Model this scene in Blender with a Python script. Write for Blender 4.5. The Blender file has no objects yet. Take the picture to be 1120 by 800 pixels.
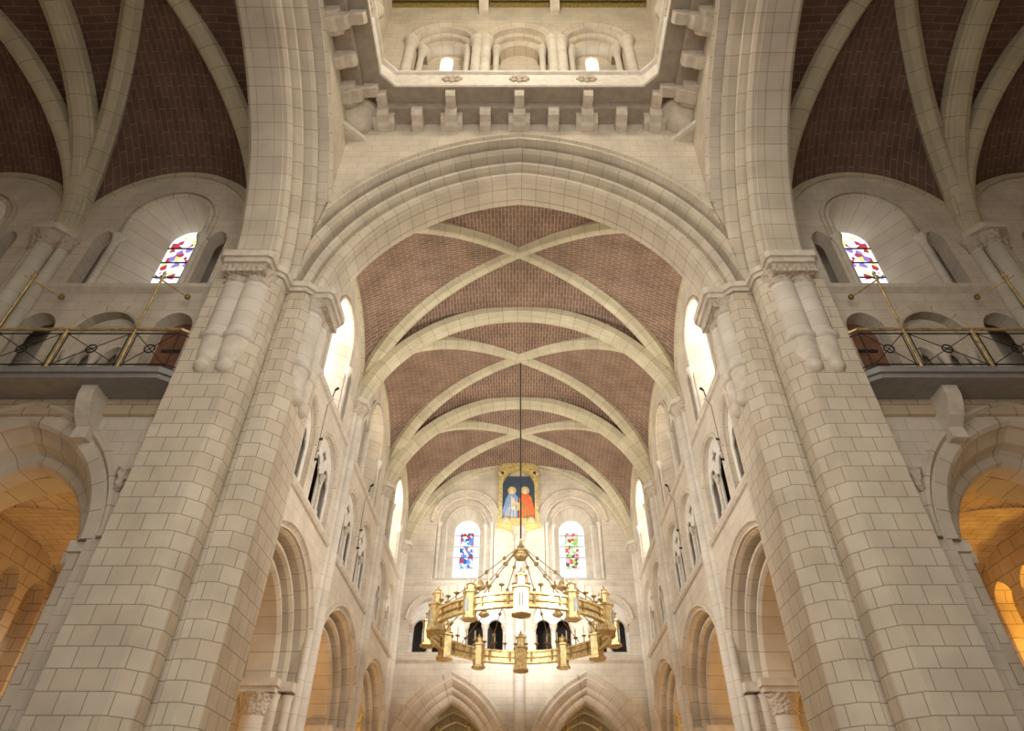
import bpy, math, random
from mathutils import Vector
from mathutils.geometry import tessellate_polygon
R = math.radians
PI = math.pi
random.seed(7)
COL = bpy.context.scene.collection
sin, cos, sqrt = math.sin, math.cos, math.sqrt

# ------------------------------------------------------------------ materials
def newmat(name):
    m = bpy.data.materials.new(name); m.use_nodes = True
    nt = m.node_tree
    for n in list(nt.nodes): nt.nodes.remove(n)
    out = nt.nodes.new('ShaderNodeOutputMaterial')
    return m, nt, out

def rgb(c): return (c[0], c[1], c[2], 1)

def masonry(name, c1, c2, mortar, bw, rh, ms, rough=.88, offset=.5, noise=.16, bump=.25):
    m, nt, out = newmat(name)
    N, L = nt.nodes.new, nt.links.new
    p = N('ShaderNodeBsdfPrincipled'); p.inputs['Roughness'].default_value = rough
    p.inputs['Specular IOR Level'].default_value = .2
    uv = N('ShaderNodeUVMap')
    b = N('ShaderNodeTexBrick')
    b.offset = offset
    for k, v in (('Color1', rgb(c1)), ('Color2', rgb(c2)), ('Mortar', rgb(mortar)), ('Scale', 1), ('Mortar Size', ms), ('Mortar Smooth', .25),
                 ('Bias', -.25), ('Brick Width', bw), ('Row Height', rh)):
        b.inputs[k].default_value = v
    L(uv.outputs[0], b.inputs['Vector'])
    g = N('ShaderNodeNewGeometry')
    n = N('ShaderNodeTexNoise'); n.inputs['Scale'].default_value = 1.7; n.inputs['Detail'].default_value = 5
    L(g.outputs['Position'], n.inputs['Vector'])
    mr = N('ShaderNodeMapRange'); mr.inputs['From Min'].default_value = .3; mr.inputs['From Max'].default_value = .7
    mr.inputs['To Min'].default_value = 1 - noise; mr.inputs['To Max'].default_value = 1 + noise * .4
    L(n.outputs['Fac'], mr.inputs['Value'])
    mx = N('ShaderNodeMix'); mx.data_type = 'RGBA'; mx.blend_type = 'MULTIPLY'; mx.inputs['Factor'].default_value = 1
    L(b.outputs['Color'], mx.inputs[6]); L(mr.outputs[0], mx.inputs[7])
    L(mx.outputs[2], p.inputs['Base Color'])
    bp = N('ShaderNodeBump'); bp.inputs['Strength'].default_value = bump; bp.inputs['Distance'].default_value = .01; bp.invert = True
    L(b.outputs['Fac'], bp.inputs['Height']); L(bp.outputs[0], p.inputs['Normal'])
    L(p.outputs[0], out.inputs[0])
    return m

def plain(name, c, rough=.6, metal=0, noise=.12, nscale=6):
    m, nt, out = newmat(name)
    N, L = nt.nodes.new, nt.links.new
    p = N('ShaderNodeBsdfPrincipled'); p.inputs['Roughness'].default_value = rough; p.inputs['Metallic'].default_value = metal
    g = N('ShaderNodeNewGeometry')
    n = N('ShaderNodeTexNoise'); n.inputs['Scale'].default_value = nscale; n.inputs['Detail'].default_value = 4
    L(g.outputs['Position'], n.inputs['Vector'])
    r = N('ShaderNodeValToRGB')
    r.color_ramp.elements[0].position = .3; r.color_ramp.elements[1].position = .7
    r.color_ramp.elements[0].color = rgb([x * (1 - noise) for x in c]); r.color_ramp.elements[1].color = rgb([min(1, x * (1 + noise)) for x in c])
    L(n.outputs['Fac'], r.inputs[0]); L(r.outputs[0], p.inputs['Base Color'])
    L(p.outputs[0], out.inputs[0])
    return m

def carved(name, c):
    m, nt, out = newmat(name)
    N, L = nt.nodes.new, nt.links.new
    p = N('ShaderNodeBsdfPrincipled'); p.inputs['Roughness'].default_value = .9; p.inputs['Base Color'].default_value = rgb(c)
    g = N('ShaderNodeNewGeometry')
    n = N('ShaderNodeTexVoronoi'); n.inputs['Scale'].default_value = 14
    L(g.outputs['Position'], n.inputs['Vector'])
    b = N('ShaderNodeBump'); b.inputs['Strength'].default_value = .9; b.inputs['Distance'].default_value = .05
    L(n.outputs['Distance'], b.inputs['Height']); L(b.outputs[0], p.inputs['Normal'])
    L(p.outputs[0], out.inputs[0])
    return m

def glass_mat(name, cols, strength, centre=True, scale=9, white=(1, 1, 1)):
    """daylit stained glass: a pale border and a mosaic of coloured panes in the middle (UV 0..1 over the light)"""
    m, nt, out = newmat(name)
    N, L = nt.nodes.new, nt.links.new
    uv = N('ShaderNodeUVMap'); sp = N('ShaderNodeSeparateXYZ'); L(uv.outputs[0], sp.inputs[0])
    mp = N('ShaderNodeMapping'); mp.inputs['Scale'].default_value = (scale, scale * 2.4, 1); L(uv.outputs[0], mp.inputs[0])
    v = N('ShaderNodeTexVoronoi'); v.inputs['Scale'].default_value = 1; L(mp.outputs[0], v.inputs['Vector'])
    sc = N('ShaderNodeSeparateColor'); L(v.outputs['Color'], sc.inputs[0])
    r = N('ShaderNodeValToRGB'); r.color_ramp.interpolation = 'CONSTANT'
    els = r.color_ramp.elements
    while len(els) < len(cols): els.new(.5)
    for i, c in enumerate(cols): els[i].position = i / len(cols); els[i].color = rgb(c)
    L(sc.outputs[0], r.inputs[0])
    def mth(op, a, b):
        n = N('ShaderNodeMath'); n.operation = op
        for i, x in enumerate((a, b)):
            if isinstance(x, (int, float)): n.inputs[i].default_value = x
            else: L(x, n.inputs[i])
        return n.outputs[0]
    dx = mth('ABSOLUTE', mth('SUBTRACT', sp.outputs[0], .5), 0)
    dy = mth('ABSOLUTE', mth('SUBTRACT', sp.outputs[1], .47), 0)
    mask = mth('MULTIPLY', mth('LESS_THAN', dx, .27 if centre else .46), mth('LESS_THAN', dy, .31 if centre else .46))
    mx = N('ShaderNodeMix'); mx.data_type = 'RGBA'
    L(mask, mx.inputs[0]); mx.inputs[6].default_value = rgb(white); L(r.outputs[0], mx.inputs[7])
    e = N('ShaderNodeEmission'); e.inputs[1].default_value = strength
    L(mx.outputs[2], e.inputs[0]); L(e.outputs[0], out.inputs[0])
    return m

STONE = (.635, .56, .45); STONE2 = (.575, .485, .37); JOINT = (.33, .28, .21)
M = {}
M['ashlar'] = masonry('ashlar_limestone', STONE, STONE2, JOINT, .30, .235, .007)
M['wall'] = masonry('coursed_limestone', (.67, .60, .50), (.63, .555, .45), (.45, .40, .325), .40, .215, .005)
M['vouss'] = masonry('voussoir_limestone', (.65, .58, .47), (.60, .52, .405), (.375, .315, .235), 40, .33, .007, offset=0)
M['shaft'] = masonry('shaft_limestone', (.69, .64, .555), (.64, .58, .49), (.48, .425, .35), 40, .30, .005, offset=0)
M['rib'] = masonry('rib_limestone', (.60, .545, .40), (.54, .48, .345), (.34, .29, .19), 40, .42, .008, offset=0)  # yellow cast of the mixed light is put into the rib colour
M['brick'] = masonry('vault_brick', (.255, .160, .122), (.195, .120, .092), (.41, .325, .245), .34, .105, .012, noise=.25)
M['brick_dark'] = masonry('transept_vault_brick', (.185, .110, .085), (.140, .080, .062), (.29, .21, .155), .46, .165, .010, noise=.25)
M['stone'] = plain('plain_limestone', (.64, .575, .48), .9)
M['stone_pale'] = plain('pale_limestone', (.72, .68, .61), .85)
M['carved'] = carved('carved_limestone', (.58, .50, .40))
M['soffit'] = plain('dark_limestone', (.40, .345, .275), .9)  # darker limestone tone for the cornice ledge
M['slate'] = plain('grey_slab_stone', (.27, .26, .25), .7)
M['floor'] = masonry('floor_flags', (.50, .45, .38), (.45, .40, .33), (.3, .26, .2), .6, .6, .006, rough=.5)
M['brass'] = plain('gilded_brass', (.60, .46, .22), .38, .6, .35, 12)
M['gold'] = plain('gold_leaf', (.84, .66, .30), .45, .5, .3, 16)
M['brass_dark'] = plain('aged_brass', (.30, .20, .07), .45, .7, .3, 14)
M['enamel'] = plain('grey_blue_enamel', (.28, .30, .33), .4, .2)
M['iron'] = plain('black_iron', (.025, .022, .02), .5, .3)
M['cord'] = plain('dark_cord', (.03, .025, .02), .8)
M['wood'] = plain('brown_oak', (.20, .09, .05), .55, 0, .3, 5)
M['candle'] = plain('ivory_wax', (.60, .50, .32), .6)
M['dark'] = plain('dark_passage_shade', (.05, .04, .035), .95)  # shade of the unlit galleries put into a near-black wall colour
M['aisle'] = masonry('aisle_limestone', (.58, .47, .33), (.50, .39, .26), (.26, .19, .12), .42, .26, .008)
M['painted_gold'] = plain('painted_gold_timber', (.30, .23, .07), .6, .1, .4, 18)
M['navy'] = plain('painted_dark_blue', (.05, .075, .12), .6)
M['blue'] = plain('painted_pale_blue', (.22, .33, .55), .6)
M['orange'] = plain('painted_vermilion', (.72, .16, .05), .6)
M['skin'] = plain('painted_cream', (.75, .58, .36), .6)
M['green_gold'] = plain('painted_green_gold', (.20, .22, .06), .5, .2, .5, 20)
M['white_glow'] = glass_mat('clear_glass_daylight', [(1, 1, .96), (.96, .98, 1)], 9, False, 4, (1, .99, .95))
M['lantern_glass'] = glass_mat('lantern_glass_daylight', [(1, 1, 1), (.9, .95, 1)], 2.2, False, 4, (.97, .98, 1))
M['glass_blue'] = glass_mat('stained_glass_blue', [(.12, .25, .6), (.03, .12, .4), (.8, .9, 1), (.5, .05, .08), (.35, .5, .8), (.95, .85, .55)], 1.0, True, 9)
M['glass_green'] = glass_mat('stained_glass_green', [(.3, .55, .15), (.75, .1, .1), (.9, .9, .7), (.85, .45, .5), (.1, .1, .1), (.6, .75, .4)], 1.0, True, 9)
M['glass_mix'] = glass_mat('stained_glass_red_violet', [(.95, .97, 1), (.45, .05, .08), (.95, .95, 1), (.30, .2, .6), (.7, .75, .25), (.85, .9, 1), (.9, .93, 1), (1, 1, 1), (.95, .97, 1)], .85, False, 7)
M['glass_dim'] = glass_mat('stained_glass_rose', [(.8, .45, .35), (.5, .15, .12), (.85, .7, .55), (.4, .3, .45)], .5, False, 6, (.9, .8, .7))
M['glass_glow'] = glass_mat('amber_lit_glass', [(1, .55, .08), (.95, .5, .06)], 1.1, False, 2, (1, .6, .12))

# ------------------------------------------------------------------ mesh builder
class MB:
    def __init__(s): s.v = []; s.f = []; s.uv = []; s.sm = []
    def add(s, verts, faces, uvs=None, smooth=False):
        o = len(s.v); s.v += [tuple(p) for p in verts]
        for i, f in enumerate(faces):
            s.f.append([o + k for k in f]); s.uv.append(uvs[i] if uvs else None); s.sm.append(smooth)
        return s
    def box(s, fr, a0, a1, d0, d1, z0, z1):
        return s.prism(fr, [(a0, z0), (a1, z0), (a1, z1), (a0, z1)], d0, d1)
    def prism(s, fr, poly, d0, d1):
        return s.plate(fr, poly, [], d0, d1)
    def plate(s, fr, outer, holes, d0, d1):
        """flat slab in the (a,z) plane between depths d0 and d1, with holes through it"""
        loops = [outer] + holes
        pts = [p for l in loops for p in l]
        tris = tessellate_polygon([[Vector((p[0], p[1], 0)) for p in l] for l in loops])
        n = len(pts)
        verts = [fr(p[0], d0, p[1]) for p in pts] + [fr(p[0], d1, p[1]) for p in pts]
        faces, uvs = [], []
        for t in tris:
            faces.append(list(t)); uvs.append([pts[k] for k in t])
            t2 = list(t)[::-1]
            faces.append([k + n for k in t2]); uvs.append([pts[k] for k in t2])
        o = 0
        for l in loops:
            acc = 0; m = len(l)
            for i in range(m):
                j = (i + 1) % m
                ln = math.dist(l[i], l[j])
                horiz = abs(l[i][1] - l[j][1]) < 1e-6
                faces.append([o + i, o + j, n + o + j, n + o + i])
                if abs(l[i][0] - l[j][0]) < 1e-6:   # upright edge: courses stay level
                    uvs.append([(d0, l[i][1]), (d0, l[j][1]), (d1, l[j][1]), (d1, l[i][1])])
                else:
                    uvs.append([(d0, acc), (d0, acc + ln), (d1, acc + ln), (d1, acc)])
                acc += ln
            o += m
        return s.add(verts, faces, uvs)
    def sweep(s, fr, path, prof, clamp=None, smooth=False, closed_path=False):
        """path: list of (a, z, na, nz); prof: closed list of (out, d)"""
        verts, n, m = [], len(path), len(prof)
        for (a, z, na, nz) in path:
            for (o, d) in prof:
                aa, zz = a + na * o, z + nz * o
                if clamp is not None: d = max(d, abs(aa) + clamp)
                verts.append(fr(aa, d, zz))
        pa = [0]
        for i in range(1, n + 1): pa.append(pa[-1] + math.dist(path[i - 1][:2], path[i % n][:2]))
        pu = [0]
        for j in range(1, m + 1): pu.append(pu[-1] + math.dist(prof[j - 1], prof[j % m]))
        faces, uvs = [], []
        for i in range(n if closed_path else n - 1):
            i2 = (i + 1) % n
            for j in range(m):
                j2 = (j + 1) % m
                faces.append([i * m + j, i2 * m + j, i2 * m + j2, i * m + j2])
                uvs.append([(pu[j], pa[i]), (pu[j], pa[i + 1]), (pu[j + 1], pa[i + 1]), (pu[j + 1], pa[i])])
        if not closed_path:
            faces.append(list(range(m))); uvs.append([(0, 0)] * m)
            faces.append([(n - 1) * m + j for j in range(m)][::-1]); uvs.append([(0, 0)] * m)
        return s.add(verts, faces, uvs, smooth)
    def loft(s, pa, pb, smooth=False):
        """ruled surface between two 3D point rows"""
        n = len(pa); acc = [0]
        for i in range(1, n): acc.append(acc[-1] + math.dist(pa[i - 1], pa[i]))
        faces, uvs = [], []
        for i in range(n - 1):
            w = math.dist(pa[i], pb[i])
            faces.append([i, i + 1, n + i + 1, n + i])
            uvs.append([(0, acc[i]), (0, acc[i + 1]), (w, acc[i + 1]), (w, acc[i])])
        return s.add(list(pa) + list(pb), faces, uvs, smooth)
    def tube(s, pts, r, n=8, r2=None, smooth=True):
        pts = [Vector(p) for p in pts]; verts = []
        for i, p in enumerate(pts):
            t = (pts[min(i + 1, len(pts) - 1)] - pts[max(i - 1, 0)]).normalized()
            ref = Vector((0, 0, 1)) if abs(t.z) < .9 else Vector((1, 0, 0))
            x = t.cross(ref).normalized(); y = t.cross(x)
            rr = r if r2 is None else r + (r2 - r) * i / (len(pts) - 1)
            for k in range(n):
                q = 2 * PI * k / n; verts.append(p + x * cos(q) * rr + y * sin(q) * rr)
        faces = []
        for i in range(len(pts) - 1):
            for k in range(n): faces.append([i * n + k, i * n + (k + 1) % n, (i + 1) * n + (k + 1) % n, (i + 1) * n + k])
        s.add(verts, faces, None, smooth)
        m = len(pts) - 1
        s.add([verts[k] for k in range(n)], [list(range(n))]); s.add([verts[m * n + k] for k in range(n)], [list(range(n))[::-1]])
        return s
    def lathe(s, c, prof, n=16, a0=0., smooth=True, sx=1., sy=1.):
        """prof: (radius, z) pairs from bottom to top around the vertical through c; UV = (girth, height)"""
        verts = []
        for (r, z) in prof:
            for k in range(n):
                q = a0 + 2 * PI * k / n; verts.append((c[0] + r * cos(q) * sx, c[1] + r * sin(q) * sy, c[2] + z))
        faces, uvs = [], []
        for i in range(len(prof) - 1):
            za, zb = prof[i][1] + c[2], prof[i + 1][1] + c[2]
            for k in range(n):
                k2 = (k + 1) % n
                faces.append([i * n + k, i * n + k2, (i + 1) * n + k2, (i + 1) * n + k])
                u0, u1 = k * .1, (k + 1) * .1
                uvs.append([(u0, za), (u1, za), (u1, zb), (u0, zb)])
        s.add(verts, faces, uvs, smooth)
        s.add(verts[:n], [list(range(n))[::-1]]); s.add(verts[-n:], [list(range(n))])
        return s
    def build(s, name, mat, parent=None, base=None):
        me = bpy.data.meshes.new(name)
        if parent is not None: base = WLOC[parent.name]
        elif base is None:
            xs = [p[0] for p in s.v]; ys = [p[1] for p in s.v]; zs = [p[2] for p in s.v]
            base = ((min(xs) + max(xs)) / 2, (min(ys) + max(ys)) / 2, min(zs))
        me.from_pydata([(p[0] - base[0], p[1] - base[1], p[2] - base[2]) for p in s.v], [], s.f)
        ul = me.uv_layers.new(name='UVMap')
        for poly, uv in zip(me.polygons, s.uv):
            poly.use_smooth = s.sm[poly.index]
            if uv is None:
                nr = poly.normal
                for li in poly.loop_indices:
                    c = s.v[me.loops[li].vertex_index]
                    if abs(nr.z) > .75: ul.data[li].uv = (c[0], c[1])
                    else:
                        h = math.hypot(nr.x, nr.y) or 1
                        ul.data[li].uv = ((-c[0] * nr.y + c[1] * nr.x) / h, c[2])
            else:
                for li, q in zip(poly.loop_indices, uv): ul.data[li].uv = q
        me.materials.append(M[mat] if isinstance(mat, str) else mat)
        o = bpy.data.objects.new(name, me); COL.objects.link(o)
        if parent is not None:
            o.parent = parent; WLOC[o.name] = base
        else:
            o.location = base; WLOC[o.name] = base
        return o

WLOC = {}
def tag(o, label, cat, group=None):
    o['label'] = label; o['category'] = cat
    if group: o['group'] = group
    return o
def thing(name, label, cat, loc, group=None):
    o = bpy.data.objects.new(name, None); COL.objects.link(o); o.location = loc; o.empty_display_size = .1
    WLOC[o.name] = tuple(loc)
    return tag(o, label, cat, group)
def struct(o, label=None, cat=None):
    o['kind'] = 'structure'
    if label: o['label'] = label
    if cat: o['category'] = cat
    return o

# ------------------------------------------------------------------ arches
def norm_path(pts, centre=None):
    """(a,z) polyline from left foot to right foot -> with outward (upward/left-right) normals"""
    out = []; n = len(pts)
    for i, p in enumerate(pts):
        if i == 0: tx, tz = pts[1][0] - p[0], pts[1][1] - p[1]
        elif i == n - 1: tx, tz = p[0] - pts[i - 1][0], p[1] - pts[i - 1][1]
        else:
            ax, az = p[0] - pts[i - 1][0], p[1] - pts[i - 1][1]; bx, bz = pts[i + 1][0] - p[0], pts[i + 1][1] - p[1]
            la, lb = math.hypot(ax, az) or 1, math.hypot(bx, bz) or 1
            tx, tz = ax / la + bx / lb, az / la + bz / lb
        l = math.hypot(tx, tz) or 1
        k = 1.
        if 0 < i < n - 1:
            c = max(.5, (tx / l) * (bx / lb) + (tz / l) * (bz / lb)); k = 1 / c
        out.append((p[0], p[1], -tz / l * k, tx / l * k))
    return out
def arch(c, zs, h, rise, n=18, leg=None, theta=None):
    """left foot -> apex -> right foot. pointed / round / segmental; leg = z of the jamb foot"""
    half = []
    if theta is None and rise > h * 1.0001:
        Rr = (h * h + rise * rise) / (2 * h); cx, cz = Rr - h, 0.
        a0, a1 = PI, PI - math.asin(min(1, rise / Rr))
    else:
        th = R(theta or 0)
        Rr = (h * h + rise * rise) / (2 * (rise * cos(th) - h * sin(th)))
        cx, cz = Rr * sin(th), rise - Rr * cos(th)
        a0 = math.atan2(-cz, -h - cx); a0 = a0 if a0 > 0 else a0 + 2 * PI
        a1 = math.atan2(rise - cz, -cx)
    for i in range(n + 1):
        q = a0 + (a1 - a0) * i / n
        half.append((cx + Rr * cos(q), cz + Rr * sin(q)))
    half[0] = (-h, 0); half[-1] = (0, rise)
    pts = [(c + x, zs + z) for x, z in half] + [(c - x, zs + z) for x, z in half[-2::-1]]
    if leg is not None: pts = [(c - h, leg)] + pts + [(c + h, leg)]
    return pts
def superell(h, base, rise, p=2.15, n=24):
    pts = []
    for i in range(2 * n + 1):
        q = PI - PI * i / (2 * n)
        cx, sz = cos(q), sin(q)
        pts.append((math.copysign(abs(cx) ** (2 / p), cx) * h, base + rise * abs(sz) ** (2 / p)))
    return pts
def offset(pts, o): return [(a + na * o, z + nz * o) for a, z, na, nz in norm_path(pts)]
def circ(co, cd, r, n=8): return [(co + r * cos(2 * PI * k / n), cd + r * sin(2 * PI * k / n)) for k in range(n)]
ident = lambda a, d, z: (a, d, z)
def trefoil(c, z0, zs, w, r=.17):
    """trefoil-headed light outline from the left foot round to the right foot"""
    cs = [(-w + r * .9, .05, r), (w - r * .9, .05, r), (0, .26, r * .95)]
    pts = []
    for i in range(33):
        q = PI - PI * i / 32; dx, dz = cos(q), sin(q); best = 0
        for (x, z, rr) in cs:
            b = dx * x + dz * z; disc = b * b - (x * x + z * z - rr * rr)
            if disc >= 0: best = max(best, b + sqrt(disc))
        pts.append((c + dx * best, zs + dz * best))
    return [(c - w, z0), (c - w, zs - .1)] + pts + [(c + w, zs - .1), (c + w, z0)]

# ------------------------------------------------------------------ layout (camera at x=0,y=0)
CY = 3.96                                # centre of the crossing
W, BAY, Y0, YE = 4.3, 4.48, 9.36, 22.85  # chancel half width, bay length, first bay, end wall
BC = [Y0 + BAY * (i + .5) for i in range(3)]
TW = 8.26                                # east wall of the transepts
STR1, STR2 = 7.58, 10.2                  # string courses
SPR = 11.6                               # vault springing
side_fr = {'left': lambda a, d, z: (-(W + d), a, z), 'right': lambda a, d, z: (W + d, a, z)}
tran_fr = {'left': lambda a, d, z: (-a, TW + d, z), 'right': lambda a, d, z: (a, TW + d, z)}
end_fr = lambda a, d, z: (a, YE + d, z)
cross_fr = {'chancel': lambda a, d, z: (a, CY + d, z), 'left': lambda a, d, z: (-d, CY - a, z),
            'right': lambda a, d, z: (d, CY + a, z), 'nave': lambda a, d, z: (-a, CY - d, z)}
SG = {'left': -1, 'right': 1}

struct(MB().box(ident, -17, 17, -6, 30, -.3, 0).build('floor', 'floor'))

# ------------------------------------------------------------------ clerestory bay (shared by chancel and transepts)
def cl_main(c): return arch(c, 12.2, .76, .80, 16, leg=STR2 + .05)
def cl_lancet(c): return arch(c, 12.42, .42, .44, 16, leg=STR2 + .35)
def cl_flank(c): return arch(c, 11.63, .18, .26, 8, leg=STR2 + .05)
def cler_holes(c): return [cl_main(c), cl_flank(c - 1.14), cl_flank(c + 1.14)]
nwin = [0]
def clerestory(fr, c, glass, place, seen=True):
    p0 = cl_main(c); p1 = cl_lancet(c)
    nwin[0] += 1
    w = bpy.data.objects.new('window_%d' % nwin[0], None); COL.objects.link(w); w.location = fr(c, 0, STR2 + .1); WLOC[w.name] = fr(c, 0, STR2 + .1)
    w['kind'] = 'structure'
    m = MB(); m.loft([fr(a, .0, z) for a, z in p0], [fr(a, .8, z) for a, z in p1])
    m.add([fr(p0[0][0], 0, p0[0][1]), fr(p0[-1][0], 0, p0[-1][1]), fr(p1[-1][0], .8, p1[-1][1]), fr(p1[0][0], .8, p1[0][1])], [[0, 1, 2, 3]])
    m.build('window_splay', 'vouss', w)
    ap = arch(c, 12.2, .76, .80, 16, leg=11.62)
    m = MB().sweep(fr, norm_path(ap), circ(.05, -.01, .055))
    m.sweep(fr, norm_path(ap), [(.13, -.05), (.20, -.05), (.20, .04), (.13, .04)])
    m.build('arch_moulding', 'vouss', w)
    m = MB()
    for sg in (-1, 1):
        a = c + sg * .84
        x, y, z = fr(a, -.02, 0)
        m.lathe((x, y, STR2 + .05), [(.075, 0), (.06, .1), (.058, 1.1), (.058, 1.2), (.07, 1.24), (.10, 1.36), (.12, 1.40), (.12, 1.46)], 10)
    m.build('colonnette', 'shaft', w)
    x0 = min(p[0] for p in p1); x1 = max(p[0] for p in p1); z0 = p1[0][1]; z1 = max(p[1] for p in p1)
    n = len(p1)
    MB().add([fr(a, .82, z) for a, z in p1], [list(range(n))], [[((a - x0) / (x1 - x0), (z - z0) / (z1 - z0)) for a, z in p1]]).build('stained_glass', glass, w)
    m = MB()
    for zz in (10.95, 11.4, 11.85, 12.3): m.box(fr, c - .42, c + .42, .79, .815, zz - .012, zz + .012)
    m.build('saddle_bars', 'iron', w)
    return w

# ------------------------------------------------------------------ vaults
def vault_web(cen, eu, hu, ev, hv, zc, zl, zt, p=2.15, base=SPR):
    """quadripartite web: lunettes (crown zl) at u=+-1, transverse arches (crown zt) at v=+-1, boss zc"""
    m = MB(); nr, ntt = 22, 28
    sh = lambda t, q=p: (max(0, 1 - abs(t) ** q)) ** (1 / q)
    zd = lambda r: base + (zc - base) * sh(r)
    for axis, sg in (('u', 1), ('u', -1), ('v', 1), ('v', -1)):
        V, UV, F, FU = [], [], [], []
        for i in range(nr + 1):
            r = sin(.5 * PI * i / nr) if i < nr else 1.
            zr = zc + ((zl if axis == 'u' else zt) - zc) * r ** 2
            for j in range(ntt + 1):
                t = sin(.5 * PI * (2 * j / ntt - 1))
                z = zd(r) + (zr - zd(r)) * sh(t, 2.0)
                if axis == 'u': u, v = sg * r * hu, t * r * hv; uv = (r * hu * 1.15, t * r * hv * 1.35)
                else: u, v = t * r * hu, sg * r * hv; uv = (r * hv * 1.02, t * r * hu * 1.15)
                V.append((cen[0] + eu[0] * u + ev[0] * v, cen[1] + eu[1] * u + ev[1] * v, z)); UV.append(uv)
        k = ntt + 1
        for i in range(nr):
            for j in range(ntt):
                f = [i * k + j, i * k + j + 1, (i + 1) * k + j + 1, (i + 1) * k + j]
                F.append(f); FU.append([UV[q] for q in f])
        m.add(V, F, FU, True)
    return m
RIB = [(.34, -.20), (.16, -.20), (.12, -.16), (.08, -.13), (.02, -.09), (0, -.05), (0, .05), (.02, .09), (.08, .13), (.12, .16), (.16, .20), (.34, .20)]
RIBW = [(.36, -.25), (.14, -.25), (.11, -.22), (.12, -.17), (.07, -.13), (.02, -.11), (0, -.07), (0, .07), (.02, .11), (.07, .13), (.12, .17), (.11, .22), (.14, .25), (.36, .25)]
def dirfr(c, ang):
    ca, sa = cos(ang), sin(ang)
    return lambda a, d, z: (c[0] + ca * a - sa * d, c[1] + sa * a + ca * d, z)
def rib(fr, path, prof, label, group, name='vault_rib'):
    return tag(MB().sweep(fr, norm_path(path), prof).build(name, 'rib'), label, 'vault rib', group)
ORD = ['first', 'second', 'third']
BAYN = ['nearest', 'middle', 'farthest']
for i, c in enumerate(BC):
    struct(vault_web((0, c), (1, 0), W + .05, (0, 1), BAY / 2, 15.12, 13.95, 14.98).build('ceiling' if i == 0 else 'ceiling.%03d' % i, 'brick'))
    L = math.hypot(W - .2, BAY / 2 - .05); ang = math.atan2(BAY / 2 - .05, W - .2)
    for sg, nm in ((1, 'near left to far right'), (-1, 'far left to near right')):
        rib(dirfr((0, c), sg * ang), superell(L, SPR, 14.98 - SPR), RIB,
            'pale diagonal rib %s in the chancel vault %s' % (nm, ['over the crossing arch', 'holding the chandelier cord', 'before the end wall'][i]), 'diagonal ribs of the chancel vault', 'diagonal_rib')
for i in (1, 2):
    rib(lambda a, d, z, y=Y0 + BAY * i: (a, y + d, z), arch(0, SPR, W - .22, 14.72 - SPR, 24), RIBW,
        ['', 'wide transverse stone rib in front of the chandelier cord', 'wide transverse stone rib behind the chandelier cord'][i], 'transverse ribs of the chancel vault', 'transverse_rib')
# wall ribs of the chancel
for sd in SG:
    for i, c in enumerate(BC):
        rib(side_fr[sd], [(c + a, z) for a, z in superell(2.1, SPR, 13.80 - SPR, 2.0, 16)], [(0, -.06), (.16, -.06), (.16, .08), (0, .08)],
            'stone wall rib over the %s clerestory window of the chancel, %s bay' % (sd, BAYN[i]), 'wall ribs of the chancel', 'wall_rib')
rib(end_fr, arch(0, SPR, W - .25, 15.0 - SPR, 24), [(0, -.16), (.05, -.2), (.3, -.2), (.3, .02), (0, .02)], 'curved stone wall rib framing the top of the end wall', 'wall ribs of the chancel', 'wall_rib')

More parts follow.
